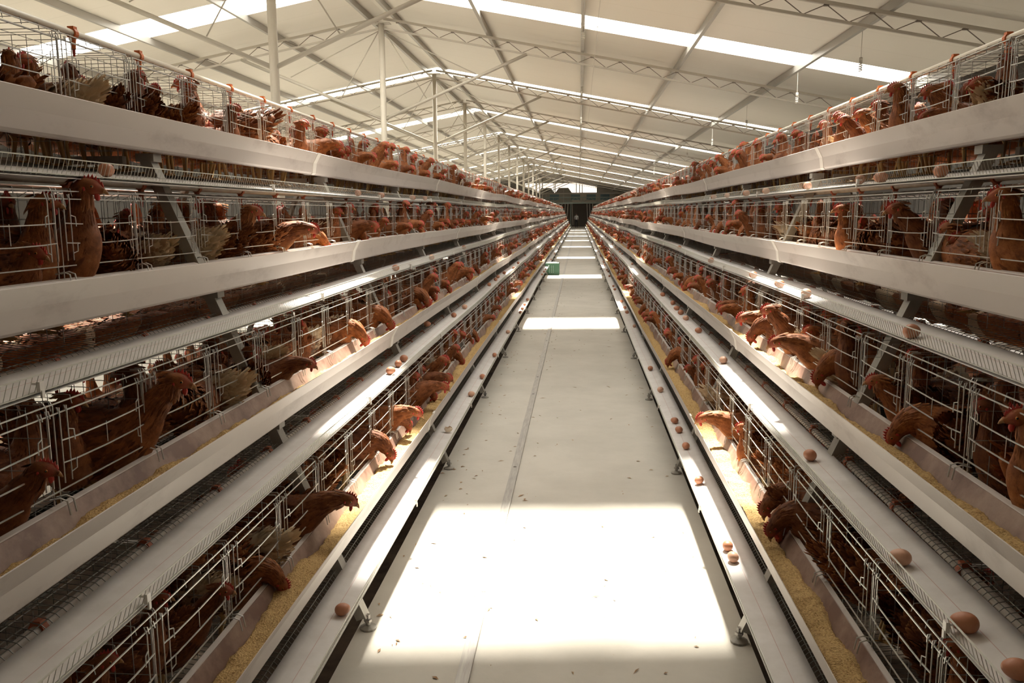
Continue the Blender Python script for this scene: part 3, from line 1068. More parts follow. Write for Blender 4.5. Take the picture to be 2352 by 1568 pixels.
def hen_parts(pose, pale, seed):
    """the separate meshes of a hen seen close up"""
    m, fc, hf = build_hen_geo(pose, 18, 52, 1050, seed, False, pale)
    d = {'body': m.mesh('hen_body', [M_HEN, M_BEAK], True, fc)}
    q = MB(); comb_geo(q, hf, 0); d['comb'] = q.mesh('comb', M_COMB, False)
    q = MB(); wattle_geo(q, hf, 0); d['wattle'] = q.mesh('wattle', M_COMB, True)
    d['eye'] = []
    for s in (-1, 1):
        q = MB(); q2 = MB(); eye_geo(q, hf, s, 0, 0, q2); d['eye'].append((q.mesh('eye', M_EYE, True), q2.mesh('pupil', M_PUPIL, True)))
    d['leg'] = []
    for s in (-1, 1):
        q = MB(); leg_geo(q, s, 0); d['leg'].append(q.mesh('leg', M_SHANK, True))
    d['head'] = hf[0]
    return d


def hen_joined(pose, pale, seed, nseg, nring, nf, legs=True, eyes=True):
    m, fc, hf = build_hen_geo(pose, nseg, nring, nf, seed, True, pale)
    comb_geo(m, hf, 2); wattle_geo(m, hf, 2)
    if eyes:
        for s in (-1, 1): eye_geo(m, hf, s, 3, 4)
    if legs:
        for s in (-1, 1): leg_geo(m, s, 5)
    fc = fc + [(0, 0, 0, 0)] * (len(m.v) - len(fc))
    return m, fc


HEADOFF = {k: v[1][0] for k, v in POSES.items()}
POSE_TXT = {'alert': 'with head raised', 'peek': 'with neck through bars', 'reach': 'leaning over the trough', 'feed': 'pecking feed head-down',
            'sideleft': 'with head turned down-aisle', 'sideright': 'with head camera-ward', 'back': 'looking backward', 'rest': 'crouching low', 'feedside': 'pecking feed sideways'}
POSE_TXT_REAR = {k: 'showing its tail end' for k in POSES}
POSE_TXT_IN = {'alert': 'upright inside', 'peek': 'craning inside', 'reach': 'bowed inside', 'feed': 'bent down inside', 'sideleft': 'glancing aside inside', 'sideright': 'side-glancing inside',
               'back': 'turned back inside', 'rest': 'resting inside', 'feedside': 'stooping inside'}

# hens placed from the photograph: head pixel, bank, tier, pose, yaw in degrees (0 = facing the aisle, positive = toward the far end), pale, depth shift
SPEC = [
    # top tier, rail side
    (42, 165, -1, 1, 'sideleft', 40, 0, .06), (318, 178, -1, 1, 'alert', 70, 0, .12), (437, 146, -1, 1, 'alert', 200, 0, .10), (548, 252, -1, 1, 'alert', 15, 0, .0),
    (700, 286, -1, 1, 'alert', 10, 0, -.01), (768, 334, -1, 1, 'reach', 20, 0, .02), (876, 322, -1, 1, 'peek', 15, 0, .0), (897, 338, -1, 1, 'alert', 0, 0, .0),
    (928, 324, -1, 1, 'alert', 10, 0, .0), (885, 352, -1, 1, 'peek', 10, 0, .0), (742, 300, -1, 1, 'alert', 30, 0, .08), (985, 370, -1, 1, 'peek', 0, 0, 0), (1040, 378, -1, 1, 'alert', 0, 0, 0),
    # second tier, rail side
    (112, 468, -1, 2, 'alert', 25, 0, .02), (192, 424, -1, 2, 'alert', 20, 0, .0), (104, 604, -1, 2, 'rest', 10, 0, .0), (292, 505, -1, 2, 'sideright', 60, 0, .14),
    (580, 487, -1, 2, 'peek', 20, 0, .03), (706, 528, -1, 2, 'reach', 10, 0, .0), (780, 487, -1, 2, 'alert', 10, 0, .05), (852, 520, -1, 2, 'reach', 10, 0, .0),
    (893, 508, -1, 2, 'peek', 0, 0, 0), (928, 470, -1, 2, 'alert', 0, 0, 0), (985, 490, -1, 2, 'peek', 0, 0, 0), (1025, 468, -1, 2, 'alert', 0, 0, 0), (990, 470, -1, 2, 'alert', 10, 0, .05),
    # third tier, rail side
    (268, 858, -1, 3, 'back', 10, 0, .02), (388, 852, -1, 3, 'peek', 20, 0, .01), (598, 848, -1, 3, 'alert', 25, 0, .0), (722, 836, -1, 3, 'reach', 20, 0, -.01),
    (706, 786, -1, 3, 'sideright', 10, 0, .05), (830, 782, -1, 3, 'feed', 10, 0, -.01), (900, 678, -1, 3, 'sideright', 0, 0, 0), (886, 738, -1, 3, 'feed', 0, 0, 0), (993, 637, -1, 3, 'peek', 0, 0, 0),
    (972, 694, -1, 3, 'feed', 0, 0, 0), (138, 1082, -1, 3, 'peek', 20, 0, .0), (1045, 610, -1, 3, 'peek', 0, 0, 0), (1075, 596, -1, 3, 'reach', 0, 0, 0),
    # bottom tier, rail side
    (268, 1538, -1, 4, 'alert', 40, 0, .04), (390, 1412, -1, 4, 'alert', 30, 0, .08), (540, 1372, -1, 4, 'peek', 25, 0, .03), (655, 1345, -1, 4, 'feed', 15, 0, -.01),
    (778, 1052, -1, 4, 'reach', 15, 0, .0), (884, 1040, -1, 4, 'feed', 5, 0, .0), (930, 985, -1, 4, 'feedside', 10, 0, -.01), (944, 936, -1, 4, 'reach', 0, 0, .02),
    (958, 864, -1, 4, 'alert', 10, 0, 0), (1008, 884, -1, 4, 'reach', 10, 0, -.02), (1010, 800, -1, 4, 'peek', 0, 0, 0), (1048, 800, -1, 4, 'peek', 0, 0, 0), (1018, 852, -1, 4, 'reach', 0, 0, 0), (1060, 830, -1, 4, 'feed', 0, 0, 0),
    # top tier, opposite bank
    (2058, 205, 1, 1, 'alert', 10, 0, -.01), (2128, 212, 1, 1, 'peek', 25, 0, .04), (2222, 196, 1, 1, 'peek', 20, 0, .02), (2316, 128, 1, 1, 'sideright', 60, 0, .14), (2102, 274, 1, 1, 'reach', 20, 0, .0),
    (2012, 243, 1, 1, 'alert', 10, 0, .06), (1932, 276, 1, 1, 'peek', 10, 0, 0), (1970, 264, 1, 1, 'peek', 15, 0, .03), (1888, 288, 1, 1, 'alert', 0, 0, .02), (1835, 314, 1, 1, 'alert', 5, 0, 0), (1780, 328, 1, 1, 'alert', 0, 1, 0),
    (1740, 330, 1, 1, 'alert', 0, 0, .03), (1712, 332, 1, 1, 'alert', 0, 0, .05), (1690, 352, 1, 1, 'peek', 0, 0, 0), (1655, 362, 1, 1, 'peek', 0, 0, 0), (1598, 370, 1, 1, 'alert', 0, 0, 0),
    # second tier, opposite bank
    (1924, 482, 1, 2, 'alert', 10, 0, -.02), (2058, 482, 1, 2, 'peek', 15, 0, .06), (2180, 582, 1, 2, 'rest', 10, 0, .04), (2298, 452, 1, 2, 'alert', 25, 0, .0), (2262, 492, 1, 2, 'alert', 40, 0, .10),
    (1788, 478, 1, 2, 'alert', 0, 0, .04), (1738, 484, 1, 2, 'alert', 0, 0, .05), (1696, 492, 1, 2, 'peek', 0, 0, 0), (1694, 468, 1, 2, 'alert', 0, 0, .03), (1620, 500, 1, 2, 'peek', 0, 0, 0),
    # third tier, opposite bank
    (1984, 890, 1, 3, 'peek', 25, 0, .0), (2052, 1002, 1, 3, 'feed', 25, 0, -.01), (2236, 940, 1, 3, 'alert', 25, 0, .04), (2340, 962, 1, 3, 'alert', 20, 0, .0), (1952, 752, 1, 3, 'sideright', 10, 0, .02),
    (1900, 822, 1, 3, 'feed', 20, 0, .03), (1846, 778, 1, 3, 'alert', 15, 0, -.01), (1800, 754, 1, 3, 'reach', 10, 0, .0), (1776, 704, 1, 3, 'peek', 10, 0, 0), (1712, 668, 1, 3, 'alert', 10, 0, 0),
    (1740, 744, 1, 3, 'feed', 10, 0, 0), (1720, 702, 1, 3, 'reach', 0, 0, .02), (1622, 666, 1, 3, 'alert', 0, 0, 0), (1652, 668, 1, 3, 'alert', 0, 0, 0), (1600, 640, 1, 3, 'peek', 0, 0, 0),
    # bottom tier, opposite bank
    (1690, 1010, 1, 4, 'alert', 5, 0, -.03), (1776, 1140, 1, 4, 'feed', 20, 0, .02), (1786, 1218, 1, 4, 'feed', 15, 0, -.02), (1782, 1240, 1, 4, 'feedside', 25, 0, .0), (2172, 1480, 1, 4, 'alert', 30, 0, .06),
    (1628, 912, 1, 4, 'reach', 0, 0, 0), (1600, 826, 1, 4, 'alert', 0, 0, 0), (1572, 846, 1, 4, 'peek', 0, 0, 0), (1545, 786, 1, 4, 'feed', 0, 0, 0), (1690, 1085, 1, 4, 'feed', 0, 0, .04),
]
# rear-facing or sideways bodies: body pixel, bank, tier, yaw, pale
BODYSPEC = [
    (110, 190, -1, 1, 170, 1), (205, 205, -1, 1, 150, 0), (262, 215, -1, 1, 160, 0), (345, 225, -1, 1, 165, 0), (605, 285, -1, 1, 80, 0),
    (250, 560, -1, 2, 120, 0), (400, 520, -1, 2, 170, 1), (455, 575, -1, 2, 195, 0), (545, 530, -1, 2, 200, 0), (760, 530, -1, 2, 180, 1),
    (450, 860, -1, 3, 170, 1), (440, 920, -1, 3, 90, 0), (560, 830, -1, 3, 120, 0), (540, 1290, -1, 4, 175, 1), (940, 900, -1, 4, 180, 1),
    (2260, 590, 1, 2, 60, 0), (2010, 545, 1, 2, 100, 0), (1900, 545, 1, 2, 80, 0), (2010, 800, 1, 3, 185, 1), (2260, 1040, 1, 3, 140, 0),
    (1900, 1320, 1, 4, 190, 0), (2030, 1410, 1, 4, 200, 0), (1690, 935, 1, 4, 185, 1), (2340, 200, 1, 1, 150, 1),
]


def solve_specs():
    out = []
    for px, py, bank, t, pose, yaw, pale, du in SPEC:
        hx, hy, hz = HEADOFF[pose]
        a = math.radians(yaw)
        # local forward = toward the aisle; hen yaw turns it toward the camera-far direction
        uo = U_CAGE + .135 + (max(du, 0) if 'feed' in pose else du)
        fwd = hx * math.cos(a)
        uh = uo - fwd
        X = X0 + bank * (uh + (4 - t) * DX)
        q = on_x(px, py, X)
        zfl = ZF + (4 - t) * DZ + floor_z(uo - U_CAGE)
        s = min(1.32 if px == 437 else 1.12, max(.86, (q[2] - zfl) / hz))
        yo = q[1] - math.sin(a) * hx
        out.append((bank, t, pose, yaw, pale, uo, yo, s, True))
    for px, py, bank, t, yaw, pale in BODYSPEC:
        uo = U_CAGE + .12 + (.05 if abs(yaw) > 135 else 0)
        X = X0 + bank * (uo + (4 - t) * DX)
        q = on_x(px, py, X)
        pose = random.choice(['rest', 'alert', 'reach', 'feed'])
        out.append((bank, t, pose, yaw, pale, uo, q[1], 1.0, True))
    return out


def fill_cells(specs):
    out = []
    occ = {}
    for s in specs:
        occ.setdefault((s[0], s[1], int(math.floor((s[6] - .95) / CELL))), []).append(s)
    rr = random.Random(21)
    for bank in (-1, 1):
        for t in (1, 2, 3, 4):
            for k in range(-3, 203):
                y = .95 + (k + .5) * CELL
                if y > Y_END - .3: continue
                q = proj(bank_loc(bank, t, 1.0, y, .5))
                if not q or not (-250 < q[0] < PW + 250 and -200 < q[1] < PH + 250): continue
                have = len(occ.get((bank, t, k), []))
                empty_cell = (bank, t) == (1, 2) and 2.2 < y < 2.8   # the photo shows this bay nearly empty
                dark_left = (bank, t) == (-1, 3) and y < 1.9
                n = 3 if y < 30 else (2 if y < 60 else 1)
                if y < 2.2: n = 2
                if empty_cell: n = 0
                fronts = 0
                for i in range(max(1, n - have + 1) if have else n):
                    front = (rr.random() < (.55 if y > 5 else .12)) and fronts < 2 and not (have and y < 5)
                    yy = y + rr.uniform(-.15, .15)
                    if front:
                        fronts += 1
                        pose = rr.choice(['alert', 'peek', 'peek', 'reach', 'feed', 'feed', 'reach', 'sideright', 'alert'])
                        out.append((bank, t, pose, rr.uniform(-25, 25), 1 if rr.random() < .04 else 0, U_CAGE + rr.uniform(.135, .17), yy, rr.uniform(.92, 1.04), False))
                    else:
                        pose = rr.choice(['alert', 'rest', 'rest', 'back', 'sideleft', 'feed'])
                        out.append((bank, t, pose, rr.choice([rr.uniform(50, 130), rr.uniform(140, 220), rr.uniform(-130, -50)]), 1 if rr.random() < .15 else 0, U_CAGE + rr.uniform(.19, .25), yy, rr.uniform(.90, 1.0), False))
    return out


def build_hens():
    specs = solve_specs()
    fills = fill_cells(specs)

    def dist(h):
        L = bank_loc(h[0], h[1], h[5], h[6], .45); q = proj(L)
        if not q: return 99
        inframe = -60 < q[0] < PW + 60 and -60 < q[1] < PH + 60
        return q[2] if inframe else q[2] + 40
    fills.sort(key=dist)
    singles = specs + fills[:300 - len(specs)]
    rest = [h for h in fills[300 - len(specs):] if dist(h) < 130]
    cache = {}; jcache = {}
    row_first = {}
    for bank in (-1, 1):
        for t in (1, 2, 3, 4):
            for k in range(-4, 40):
                q = proj(bank_loc(bank, t, U_CAGE, .95 + (k + .5) * CELL, .5))
                if q and 0 < q[0] < PW and 0 < q[1] < PH:
                    row_first[(bank, t)] = k; break
    labels = {}
    singles.sort(key=dist)
    for idx, h in enumerate(singles):
        bank, t, pose, yaw, pale, u, y, s, sp = h
        L = bank_loc(bank, t, u, y, ZF + floor_z(u - U_CAGE) + .002)
        # hen's local +x must face the aisle: world -x for the right bank
        rz = (PI - math.radians(yaw)) if bank > 0 else math.radians(yaw)
        if idx < 150:
            key = (pose, pale, idx % 2)
            if key not in cache: cache[key] = [hen_parts(pose, pale, 11 + len(cache)), None]
            pr, proto = cache[key]
            if proto is None:
                o = link('brown_hen', pr['body']); link('comb', pr['comb'], o); link('wattle', pr['wattle'], o)
                for e in pr['eye']: link('pupil', e[1], link('eye', e[0], o))
                for e in pr['leg']: link('leg', e, o)
                cache[key][1] = o
            else:
                o = copy_tree(proto)
        else:
            key = (pose, pale)
            if key not in jcache:
                m, fc = hen_joined(pose, pale, 77 + len(jcache), 14, 38, 520)
                jcache[key] = m.mesh('hen', HEN_MATS, True, fc)
            o = link('brown_hen', jcache[key])
        o.location = L; o.rotation_euler = (0, 0, rz); o.scale = (s, s, s)
        k = int(math.floor((y - .95) / CELL)) - row_first.get((bank, t), 0) + 1
        col = 'pale-tailed brown hen' if pale else 'brown hen'
        yw = abs((yaw + 180) % 360 - 180)
        inside = u > U_CAGE + .165
        ptxt = POSE_TXT_REAR[pose] if yw > 135 else (POSE_TXT_IN[pose] if inside or yw > 45 else POSE_TXT[pose])
        place = ('%s bay, ' % ordinal(k) if k > 0 else 'partly cropped bay, ')
        lab = '%s %s, %s%s tier, %s' % (col, ptxt, place, TIER[t], BANK[bank])
        if len(lab.split()) >= 16:
            lab = lab.replace('brown hen', 'hen')
        if lab in labels:
            lab2 = lab.replace('hen ', 'second hen ', 1)
            lab = lab2 if lab2 not in labels else lab2.replace('second', 'third')
        labels[lab] = 1
        tag(o, lab, 'hen', 'brown hens in the %s tier, %s' % (TIER[t], BANK[bank]))
    # everything farther down the house as one mass, with the birds on the hidden faces of the banks
    rr = random.Random(31)
    for bank in (-1, 1):
        for t in (1, 2, 3, 4):
            y = .4
            while y < 70:
                off = 2 * (REAR - U_CAGE - .18 - (4 - t) * DX)
                rest.append((bank, t, rr.choice(['alert', 'rest', 'feed', 'reach']), 180 + rr.uniform(-70, 70), 1 if rr.random() < .15 else 0, U_CAGE + .18 + off + rr.uniform(-.05, .05), y, 1.0, None))
                y += rr.uniform(.08, .16) if y < 20 else rr.uniform(.3, .6)
    lod = {}
    VV = []; FF = []; FL = []; MM = []; CC = []; base = 0
    rr = random.Random(5)
    arrs = {}
    for h in rest:
        bank, t, pose, yaw, pale, u, y, s, sp = h
        lv = 0 if y < 13 and sp is not None else (1 if y < 30 else 2)
        key = (pose, pale, lv)
        if key not in arrs:
            if lv == 0: m, fc = hen_joined(pose, pale, 5, 12, 32, 170, True, True)
            elif lv == 1: m, fc = hen_joined(pose, pale, 5, 9, 24, 40, False, False)
            else: m, fc = hen_joined(pose, pale, 5, 6, 16, 0, False, False)
            arrs[key] = (np.array(m.v, dtype=np.float32), m.f, m.m, np.array(fc, dtype=np.float32))
        v, f, mi, fc = arrs[key]
        rz = (PI - math.radians(yaw)) if bank > 0 else math.radians(yaw)
        c, sn = math.cos(rz) * s, math.sin(rz) * s
        L = bank_loc(bank, t, u, y, ZF + (floor_z(u - U_CAGE) if sp is not None else .02) + .002)
        w = np.empty_like(v)
        w[:, 0] = v[:, 0] * c - v[:, 1] * sn + L[0]; w[:, 1] = v[:, 0] * sn + v[:, 1] * c + L[1]; w[:, 2] = v[:, 2] * s + L[2]
        VV.append(w)
        fc2 = fc.copy(); fc2[:, 1] = rr.random(); CC.append(fc2)
        for q in f:
            FL.append(len(q)); FF.extend([i + base for i in q])
        MM.extend(mi); base += len(v)
    V = np.concatenate(VV); C = np.concatenate(CC)
    me = bpy.data.meshes.new('hen_flock')
    me.vertices.add(len(V)); me.vertices.foreach_set('co', V.ravel())
    FL = np.array(FL, dtype=np.int32); st = np.concatenate([[0], np.cumsum(FL)[:-1]]).astype(np.int32)
    me.loops.add(len(FF)); me.loops.foreach_set('vertex_index', np.array(FF, dtype=np.int32))
    me.polygons.add(len(FL)); me.polygons.foreach_set('loop_start', st); me.polygons.foreach_set('loop_total', FL)
    me.polygons.foreach_set('material_index', np.array(MM, dtype=np.int32))
    me.polygons.foreach_set('use_smooth', np.ones(len(FL), dtype=bool))
    for m in HEN_MATS: me.materials.append(m)
    at = me.attributes.new('fc', 'FLOAT_COLOR', 'POINT'); at.data.foreach_set('color', C.ravel())
    me.update(calc_edges=True); me.validate()
    o = link('hen_flock', me)
    tag(o, 'mass of brown hens in the cages farther down the house', 'hens', None, 'stuff')
    print('hens', len(singles), 'flock', len(rest), 'verts', len(V))


build_hens()


# ------------------------------------------------------------------ eggs
def egg_mesh(matl):
    m = MB(); k = 14; rings = []
    for i in range(k + 1):
        a = PI * i / k; z = -math.cos(a) * .0285
        r = .0222 * math.sin(a) * (1 + .12 * math.cos(a))
        rings.append([(z, r * math.cos(2 * PI * j / 16), r * math.sin(2 * PI * j / 16)) for j in range(16)])
    m.strip(rings, close=True)
    return m.mesh('egg', matl, True)


EGGS = {(-1, 4): [(787, 1400), (1083, 904), (1108, 865), (1136, 816), (1167, 762), (1196, 717), (1200, 708), (1205, 698), (1212, 686), (1245, 630), (1250, 625), (1253, 617), (1266, 598), (1274, 583), (1280, 570), (1284, 560)],
        (1, 4): [(1683, 1281), (1671, 1255), (1606, 1104), (1575, 1025), (1559, 988), (1549, 967), (1517, 896), (1494, 846), (1457, 750), (1440, 719), (1435, 708), (1428, 693), (1412, 665), (1409, 657), (1400, 634), (1397, 625), (1394, 621), (1389, 609), (1387, 604), (1386, 600), (1380, 587), (1379, 585), (1375, 574), (1371, 566), (1368, 560)],
        (-1, 3): [(898, 852), (915, 836), (928, 824), (1042, 724), (1067, 704), (1124, 655), (1138, 644), (1144, 638), (1158, 628), (1180, 615), (1190, 604), (1206, 586)],
        (1, 3): [(2335, 1540), (2215, 1430), (2068, 1278), (1860, 1043), (1661, 828), (1604, 762), (1575, 733), (1564, 720), (1554, 710), (1546, 698), (1522, 678), (1486, 639), (1452, 608), (1429, 584), (1424, 577), (1417, 571), (1413, 566), (1407, 561)],
        (-1, 2): [(908, 592), (991, 581), (1066, 563)],
        (1, 2): [(2095, 760), (1852, 673), (1790, 648), (1731, 622), (1634, 582), (1560, 562)],
        (-1, 1): [(245, 388), (822, 430), (875, 437), (947, 443), (976, 447)],
        (1, 1): [(2160, 398), (2022, 413), (1975, 418), (1855, 430), (1760, 436), (1715, 440), (1670, 444), (1640, 446)]}


def build_eggs():
    me = egg_mesh(M_EGG); me2 = egg_mesh(M_EGGPALE)
    rr = random.Random(4)
    for (bank, t), lst in EGGS.items():
        ys = []
        for i, (px, py) in enumerate(lst):
            zc = .236 + .024 + (4 - t) * DZ
            if t in (3, 4):
                q = on_z(px, py, zc); u = abs(q[0] - X0) - (4 - t) * DX
                u = min(max(u, .711), .80); y = q[1]
                if abs(u - (abs(q[0] - X0) - (4 - t) * DX)) > .004:
                    y = on_x(px, py, X0 + bank * (u + (4 - t) * DX))[1]
            else:
                u = .712 if t == 2 else .713
                y = on_x(px, py, X0 + bank * (u + (4 - t) * DX))[1]
            zb = .236 + (u - .70) * .134 + .0222 * .98
            o = link('egg', me2 if rr.random() < .2 else me)
            o.location = bank_loc(bank, t, u, y, zb + wav(bank, t, y))
            o.rotation_euler = (0, 0, rr.uniform(-1.2, 1.2) + PI / 2)
            s = rr.uniform(.95, 1.06); o.scale = (s, s, s)
            ys.append((y, o))
        ys.sort(key=lambda a: a[0])
        for i, (y, o) in enumerate(ys):
            tag(o, 'brown egg, %s along the %s tier egg belt, %s' % (ordinal(i + 1), TIER[t], BANK[bank]), 'egg', 'eggs on the belts')
    # one egg still on the sloping wire of the third tier
    q = on_z(986, 743, .27 + DZ + .02); o = link('egg', me); o.location = bank_loc(-1, 3, .855, q[1] if q[1] > 3 else 6, .287 + wav(-1, 3, 6)); o.rotation_euler = (0, 0, .5)
    tag(o, 'brown egg on the wire floor above the third tier egg belt', 'egg', 'eggs on the belts')
    # broken shell
    m = MB(); k = 7; rings = []
    for i in range(k + 1):
        a = .15 + (PI * .60) * i / k
        rings.append([(.026 * math.sin(a) * math.cos(2 * PI * j / 14) * 1.1, .022 * math.sin(a) * math.sin(2 * PI * j / 14), -.022 * math.cos(a) + .022 + (.004 * ((j % 3) - 1) if i == k else 0)) for j in range(14)])
    m.strip(rings, close=True)
    q = on_z(1030, 985, .26)
    o = link('egg_shell', m.mesh('egg_shell', M_SHELL, True), None, (q[0], q[1], .240), .6)
    tag(o, 'pale cracked egg shell lying on the lowest egg belt beside the floor rail', 'egg shell')


build_eggs()


# ------------------------------------------------------------------ aisle debris, crate, far end
def build_small():
    rr = random.Random(9); m = MB()
    for i in range(700):
        y = rr.uniform(1.5, 22) if i < 600 else rr.uniform(22, 60)
        x = X0 + (rr.uniform(-.74, .74) if rr.random() < .45 else rr.choice([-.30, -.24, -.62, .62, -.68]) + rr.gauss(0, .06))
        if abs(x - X0) > .76: continue
        a = rr.uniform(0, PI); ln = rr.uniform(.004, .018); w = ln * rr.uniform(.2, .5)
        if rr.random() < .12: ln *= 2.2
        c, s = math.cos(a), math.sin(a); z = .0015
        pts = [(-ln, 0, 0), (0, -w, .003), (ln, 0, .001), (0, w, .004)]
        n = len(m.v)
        for p in pts: m.v.append((x + p[0] * c - p[1] * s, y + p[0] * s + p[1] * c, z + p[2]))
        m.f.append((n, n + 1, n + 2, n + 3)); m.m.append(0)
    o = link('feather_debris', m.mesh('debris', M_DEBRIS)); tag(o, 'scattered feather and feed bits on the concrete aisle', 'debris', None, 'stuff')
    # crate
    c = empty('plastic_crate', (-.70, 22.25, 0)); tag(c, 'green plastic egg crate standing on the aisle by the support legs', 'crate')
    m = MB(); w, d, h = .185, .25, .30
    for x in (-w, w - .012): m.box(x, x + .012, -d, d, .02, h)
    for y in (-d, d - .012): m.box(-w + .012, w - .012, y, y + .012, .02, h)
    m.box(-w, w, -d, d, .0, .02)
    for x in (-w - .004, w - .02): m.box(x, x + .024, -d - .006, d + .006, h - .03, h)
    for y in (-d - .008, d - .012): m.box(-w, w, y, y + .02, h - .03, h)
    cb = link('crate_box', m.mesh('crate_box', M_CRATE), c)
    m = MB()
    for i in range(5):
        for j in range(3): m.box(-.075 + j * .05, -.062 + j * .05, -d - .003, -d + .001, .07 + i * .04, .083 + i * .04)
    link('lit_slots', m.mesh('lit_slots', M_CRATELID), cb)  # light in the crate holes painted as pale blocks
    m = MB(); m.box(-w + .01, w - .01, -d + .01, d - .01, h, h + .018); m.box(-.12, .12, -.18, .18, h + .018, h + .03)
    link('lid', m.mesh('lid', M_CRATELID), c)
    # hoppers along the far wall
    m = MB(); hw = .95
    prof = [(-hw, 0), (hw, 0), (hw, 1.15), (hw * .55, 1.75), (-hw * .55, 1.75), (-hw, 1.15)]
    n = len(prof); m.v += [(x, -.7, z) for x, z in prof] + [(x, .7, z) for x, z in prof]
    m.f.append(tuple(range(n))); m.f.append(tuple(range(2 * n - 1, n - 1, -1))); m.m += [0, 0]
    for i in range(n): m.f.append(((i + 1) % n, i, i + n, (i + 1) % n + n)); m.m.append(0)
    hop = m.mesh('hopper_body', M_HOPPER)
    m = MB(); m.bar((0, -.72, .1), (0, -.72, 1.7), .06, .02, up=(0, 1, 0)); m.bar((-hw, -.72, 1.15), (hw, -.72, 1.15), .02, .05); rib = m.mesh('front_rib', M_WALL)
    m = MB()
    for x in (-.8, .8):
        for y in (-.5, .5): m.bar((x, y, -2.55), (x, y, 0), .08, .08)
    st = m.mesh('stand', M_GREENSTEEL)
    for i, x in enumerate((-5.6, -3.65, -1.72)[::-1]):
        o = empty('feed_hopper', (x, 93.5, 2.55)); link('hopper_body', hop, o); link('front_rib', rib, o); link('stand', st, o)
        tag(o, 'grey feed hopper with chamfered top at the far wall, %s from the aisle' % ordinal(i + 1), 'hopper', 'feed hoppers')
    # cross conveyor lattice beam
    o = empty('cross_conveyor', (0, 91.5, 2.62)); tag(o, 'grey-green lattice conveyor beam crossing above the far end of the aisle', 'conveyor')
    m = MB(); m.bar((-6, 0, 0), (5.5, 0, 0), .12, .12); m.bar((-6, 0, .62), (5.5, 0, .62), .09, .09); link('chord_beam', m.mesh('chord_beam', M_GREENSTEEL), o)
    m = MB(); x = -6
    while x < 5.2:
        m.bar((x, 0, .05), (x + .8, 0, .6), .05, .05); m.bar((x + .8, 0, .6), (x + 1.6, 0, .05), .05, .05); m.bar((x, 0, 0), (x, 0, .62), .05, .05); x += 1.6
    link('lattice_web', m.mesh('lattice_web', M_GREENSTEEL), o)
    m = MB(); m.bar((-6, .3, 1.05), (5.5, .3, 1.05), .2, .12); link('rail_beam', m.mesh('rail_beam', M_WALL), o)
    for x in (-3.9, 3.6):
        m = MB(); m.bar((x, 0, -2.62), (x, 0, 0), .12, .12); link('leg', m.mesh('leg', M_GREENSTEEL), o)
    m = MB()
    for x in (-3.2, -.9, .8, 2.3): m.box(x, x + 1.0, .4, .6, .35, .95)
    link('motor_guard', m.mesh('motor_guard', mat('blue_guard', (.17, .26, .29), .5)), o)
    # hanging hoses in the dark doorway
    hs = [(-1.85, -.4), (-1.5, -.2), (-1.2, -.25), (-.75, .1), (.85, .15), (1.15, .1), (1.45, .25)]
    for i, (x, dx) in enumerate(hs):
        m = MB(); m.tube([(0, 0, 0), (dx * .15, 0, -.7), (dx * .5, .1, -1.5), (dx, .1, -2.3)], .03, 6, cap=True)
        o = link('hanging_hose', m.mesh('hose', M_CORD, True), None, (x, 91.2, 2.55))
        tag(o, 'pale hose hanging from the far conveyor beam, %s across' % ordinal(i + 1), 'hose', 'far hoses')


build_small()


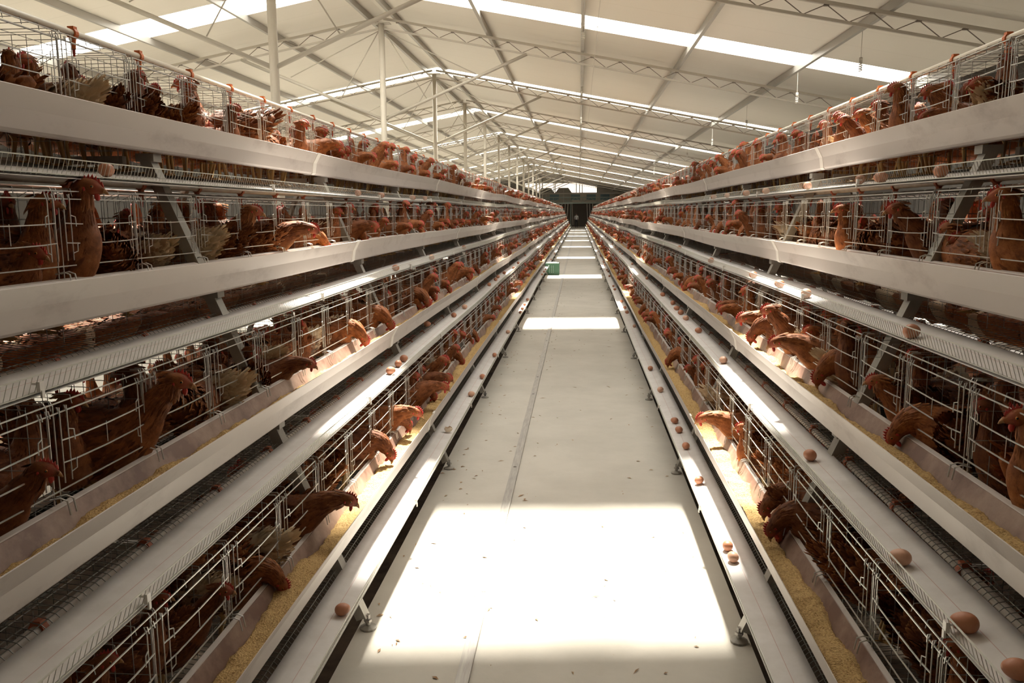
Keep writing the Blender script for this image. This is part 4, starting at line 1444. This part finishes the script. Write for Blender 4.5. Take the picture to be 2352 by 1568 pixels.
def build_person():
    me = bpy.data.meshes.new('body')
    J = [(0, 0, .86, .13), (0, 0, 1.05, .12), (0, -.01, 1.28, .15), (0, 0, 1.40, .06), (0, -.02, 1.52, .085), (0, -.02, 1.60, .075),
         (-.09, 0, .80, .09), (-.10, -.02, .45, .06), (-.10, .02, .07, .045), (-.10, -.10, .03, .035), (.09, 0, .80, .09), (.11, -.06, .45, .06), (.11, .05, .07, .045), (.11, -.07, .03, .035),
         (-.19, 0, 1.33, .055), (-.23, .02, 1.06, .042), (-.22, -.10, .86, .032), (.19, 0, 1.33, .055), (.24, .02, 1.06, .042), (.22, -.12, .88, .032)]
    E = [(0, 1), (1, 2), (2, 3), (3, 4), (4, 5), (0, 6), (6, 7), (7, 8), (8, 9), (0, 10), (10, 11), (11, 12), (12, 13), (2, 14), (14, 15), (15, 16), (2, 17), (17, 18), (18, 19)]
    me.from_pydata([j[:3] for j in J], E, [])
    o = bpy.data.objects.new('person', me); COL.objects.link(o)
    sk = o.modifiers.new('skin', 'SKIN')
    for i, j in enumerate(J):
        me.skin_vertices[0].data[i].radius = (j[3], j[3] * .8)
    me.skin_vertices[0].data[0].use_root = True
    sub = o.modifiers.new('sub', 'SUBSURF'); sub.levels = 2; sub.render_levels = 2
    dg = bpy.context.evaluated_depsgraph_get(); dg.update()
    ev = o.evaluated_get(dg); nm = bpy.data.meshes.new_from_object(ev)
    o.modifiers.clear(); o.data = nm
    nm.materials.clear()
    for m in (M_SKIN, M_SHIRT, M_TROUSER): nm.materials.append(m)
    for p in nm.polygons:
        z = p.center.z; x = abs(p.center.x)
        p.material_index = 2 if z < .93 and x < .17 else (1 if z < 1.40 and (x < .26 and (z > 1.0 or x < .17)) else 0)
        p.use_smooth = True
    m = MB(); m.ball((0, .0, 1.575), .085, .095, .085, 12, 7); link('hair', m.mesh('hair', M_HAIR, True), o)
    o.location = (-.28, 89.5, 0); o.rotation_euler = (0, 0, .25); o.scale = (.93, .93, .93)
    tag(o, 'person in white shirt and dark trousers standing at the far end of the aisle', 'person')


build_person()

# ------------------------------------------------------------------ light
W = bpy.data.worlds.new('world'); SC.world = W; W.use_nodes = True
bg = W.node_tree.nodes['Background']
bg.inputs['Color'].default_value = (1.0, 0.98, 0.95, 1); bg.inputs['Strength'].default_value = 3.0

sd = bpy.data.lights.new('sun', 'SUN'); sd.energy = 34.0; sd.angle = math.radians(5.0); sd.color = (1.0, 0.94, 0.83)
so = bpy.data.objects.new('sun', sd); COL.objects.link(so)
so.rotation_euler = Vector((0.0, -0.50, -1.0)).to_track_quat('-Z', 'Y').to_euler()

for y, w in SKY:
    for s in (-1, 1):
        ld = bpy.data.lights.new('skylight_daylight', 'AREA'); ld.shape = 'RECTANGLE'; ld.size = 9.0; ld.size_y = w * .95
        ld.energy = (40.0 if y > 8 else 20.0) * w; ld.color = (1.0, 0.97, 0.92)
        lo = bpy.data.objects.new('skylight_daylight', ld); COL.objects.link(lo)
        x = RIDGE + s * 5.0
        lo.location = (x, y, roof_z(x) + .078)
        lo.rotation_euler = (0, s * math.atan(SLOPE), 0)
SC.view_settings.view_transform = 'Standard'
SC.view_settings.look = 'None'
SC.view_settings.gamma = 1.0
SC.view_settings.use_curve_mapping = False
SC.view_settings.exposure = 0.42
cy = SC.cycles
cy.use_denoising = True
cy.max_bounces = 8
cy.diffuse_bounces = 6
cy.glossy_bounces = 3
cy.transparent_max_bounces = 8
cy.sample_clamp_indirect = 8.0
cy.caustics_reflective = False
cy.caustics_refractive = False
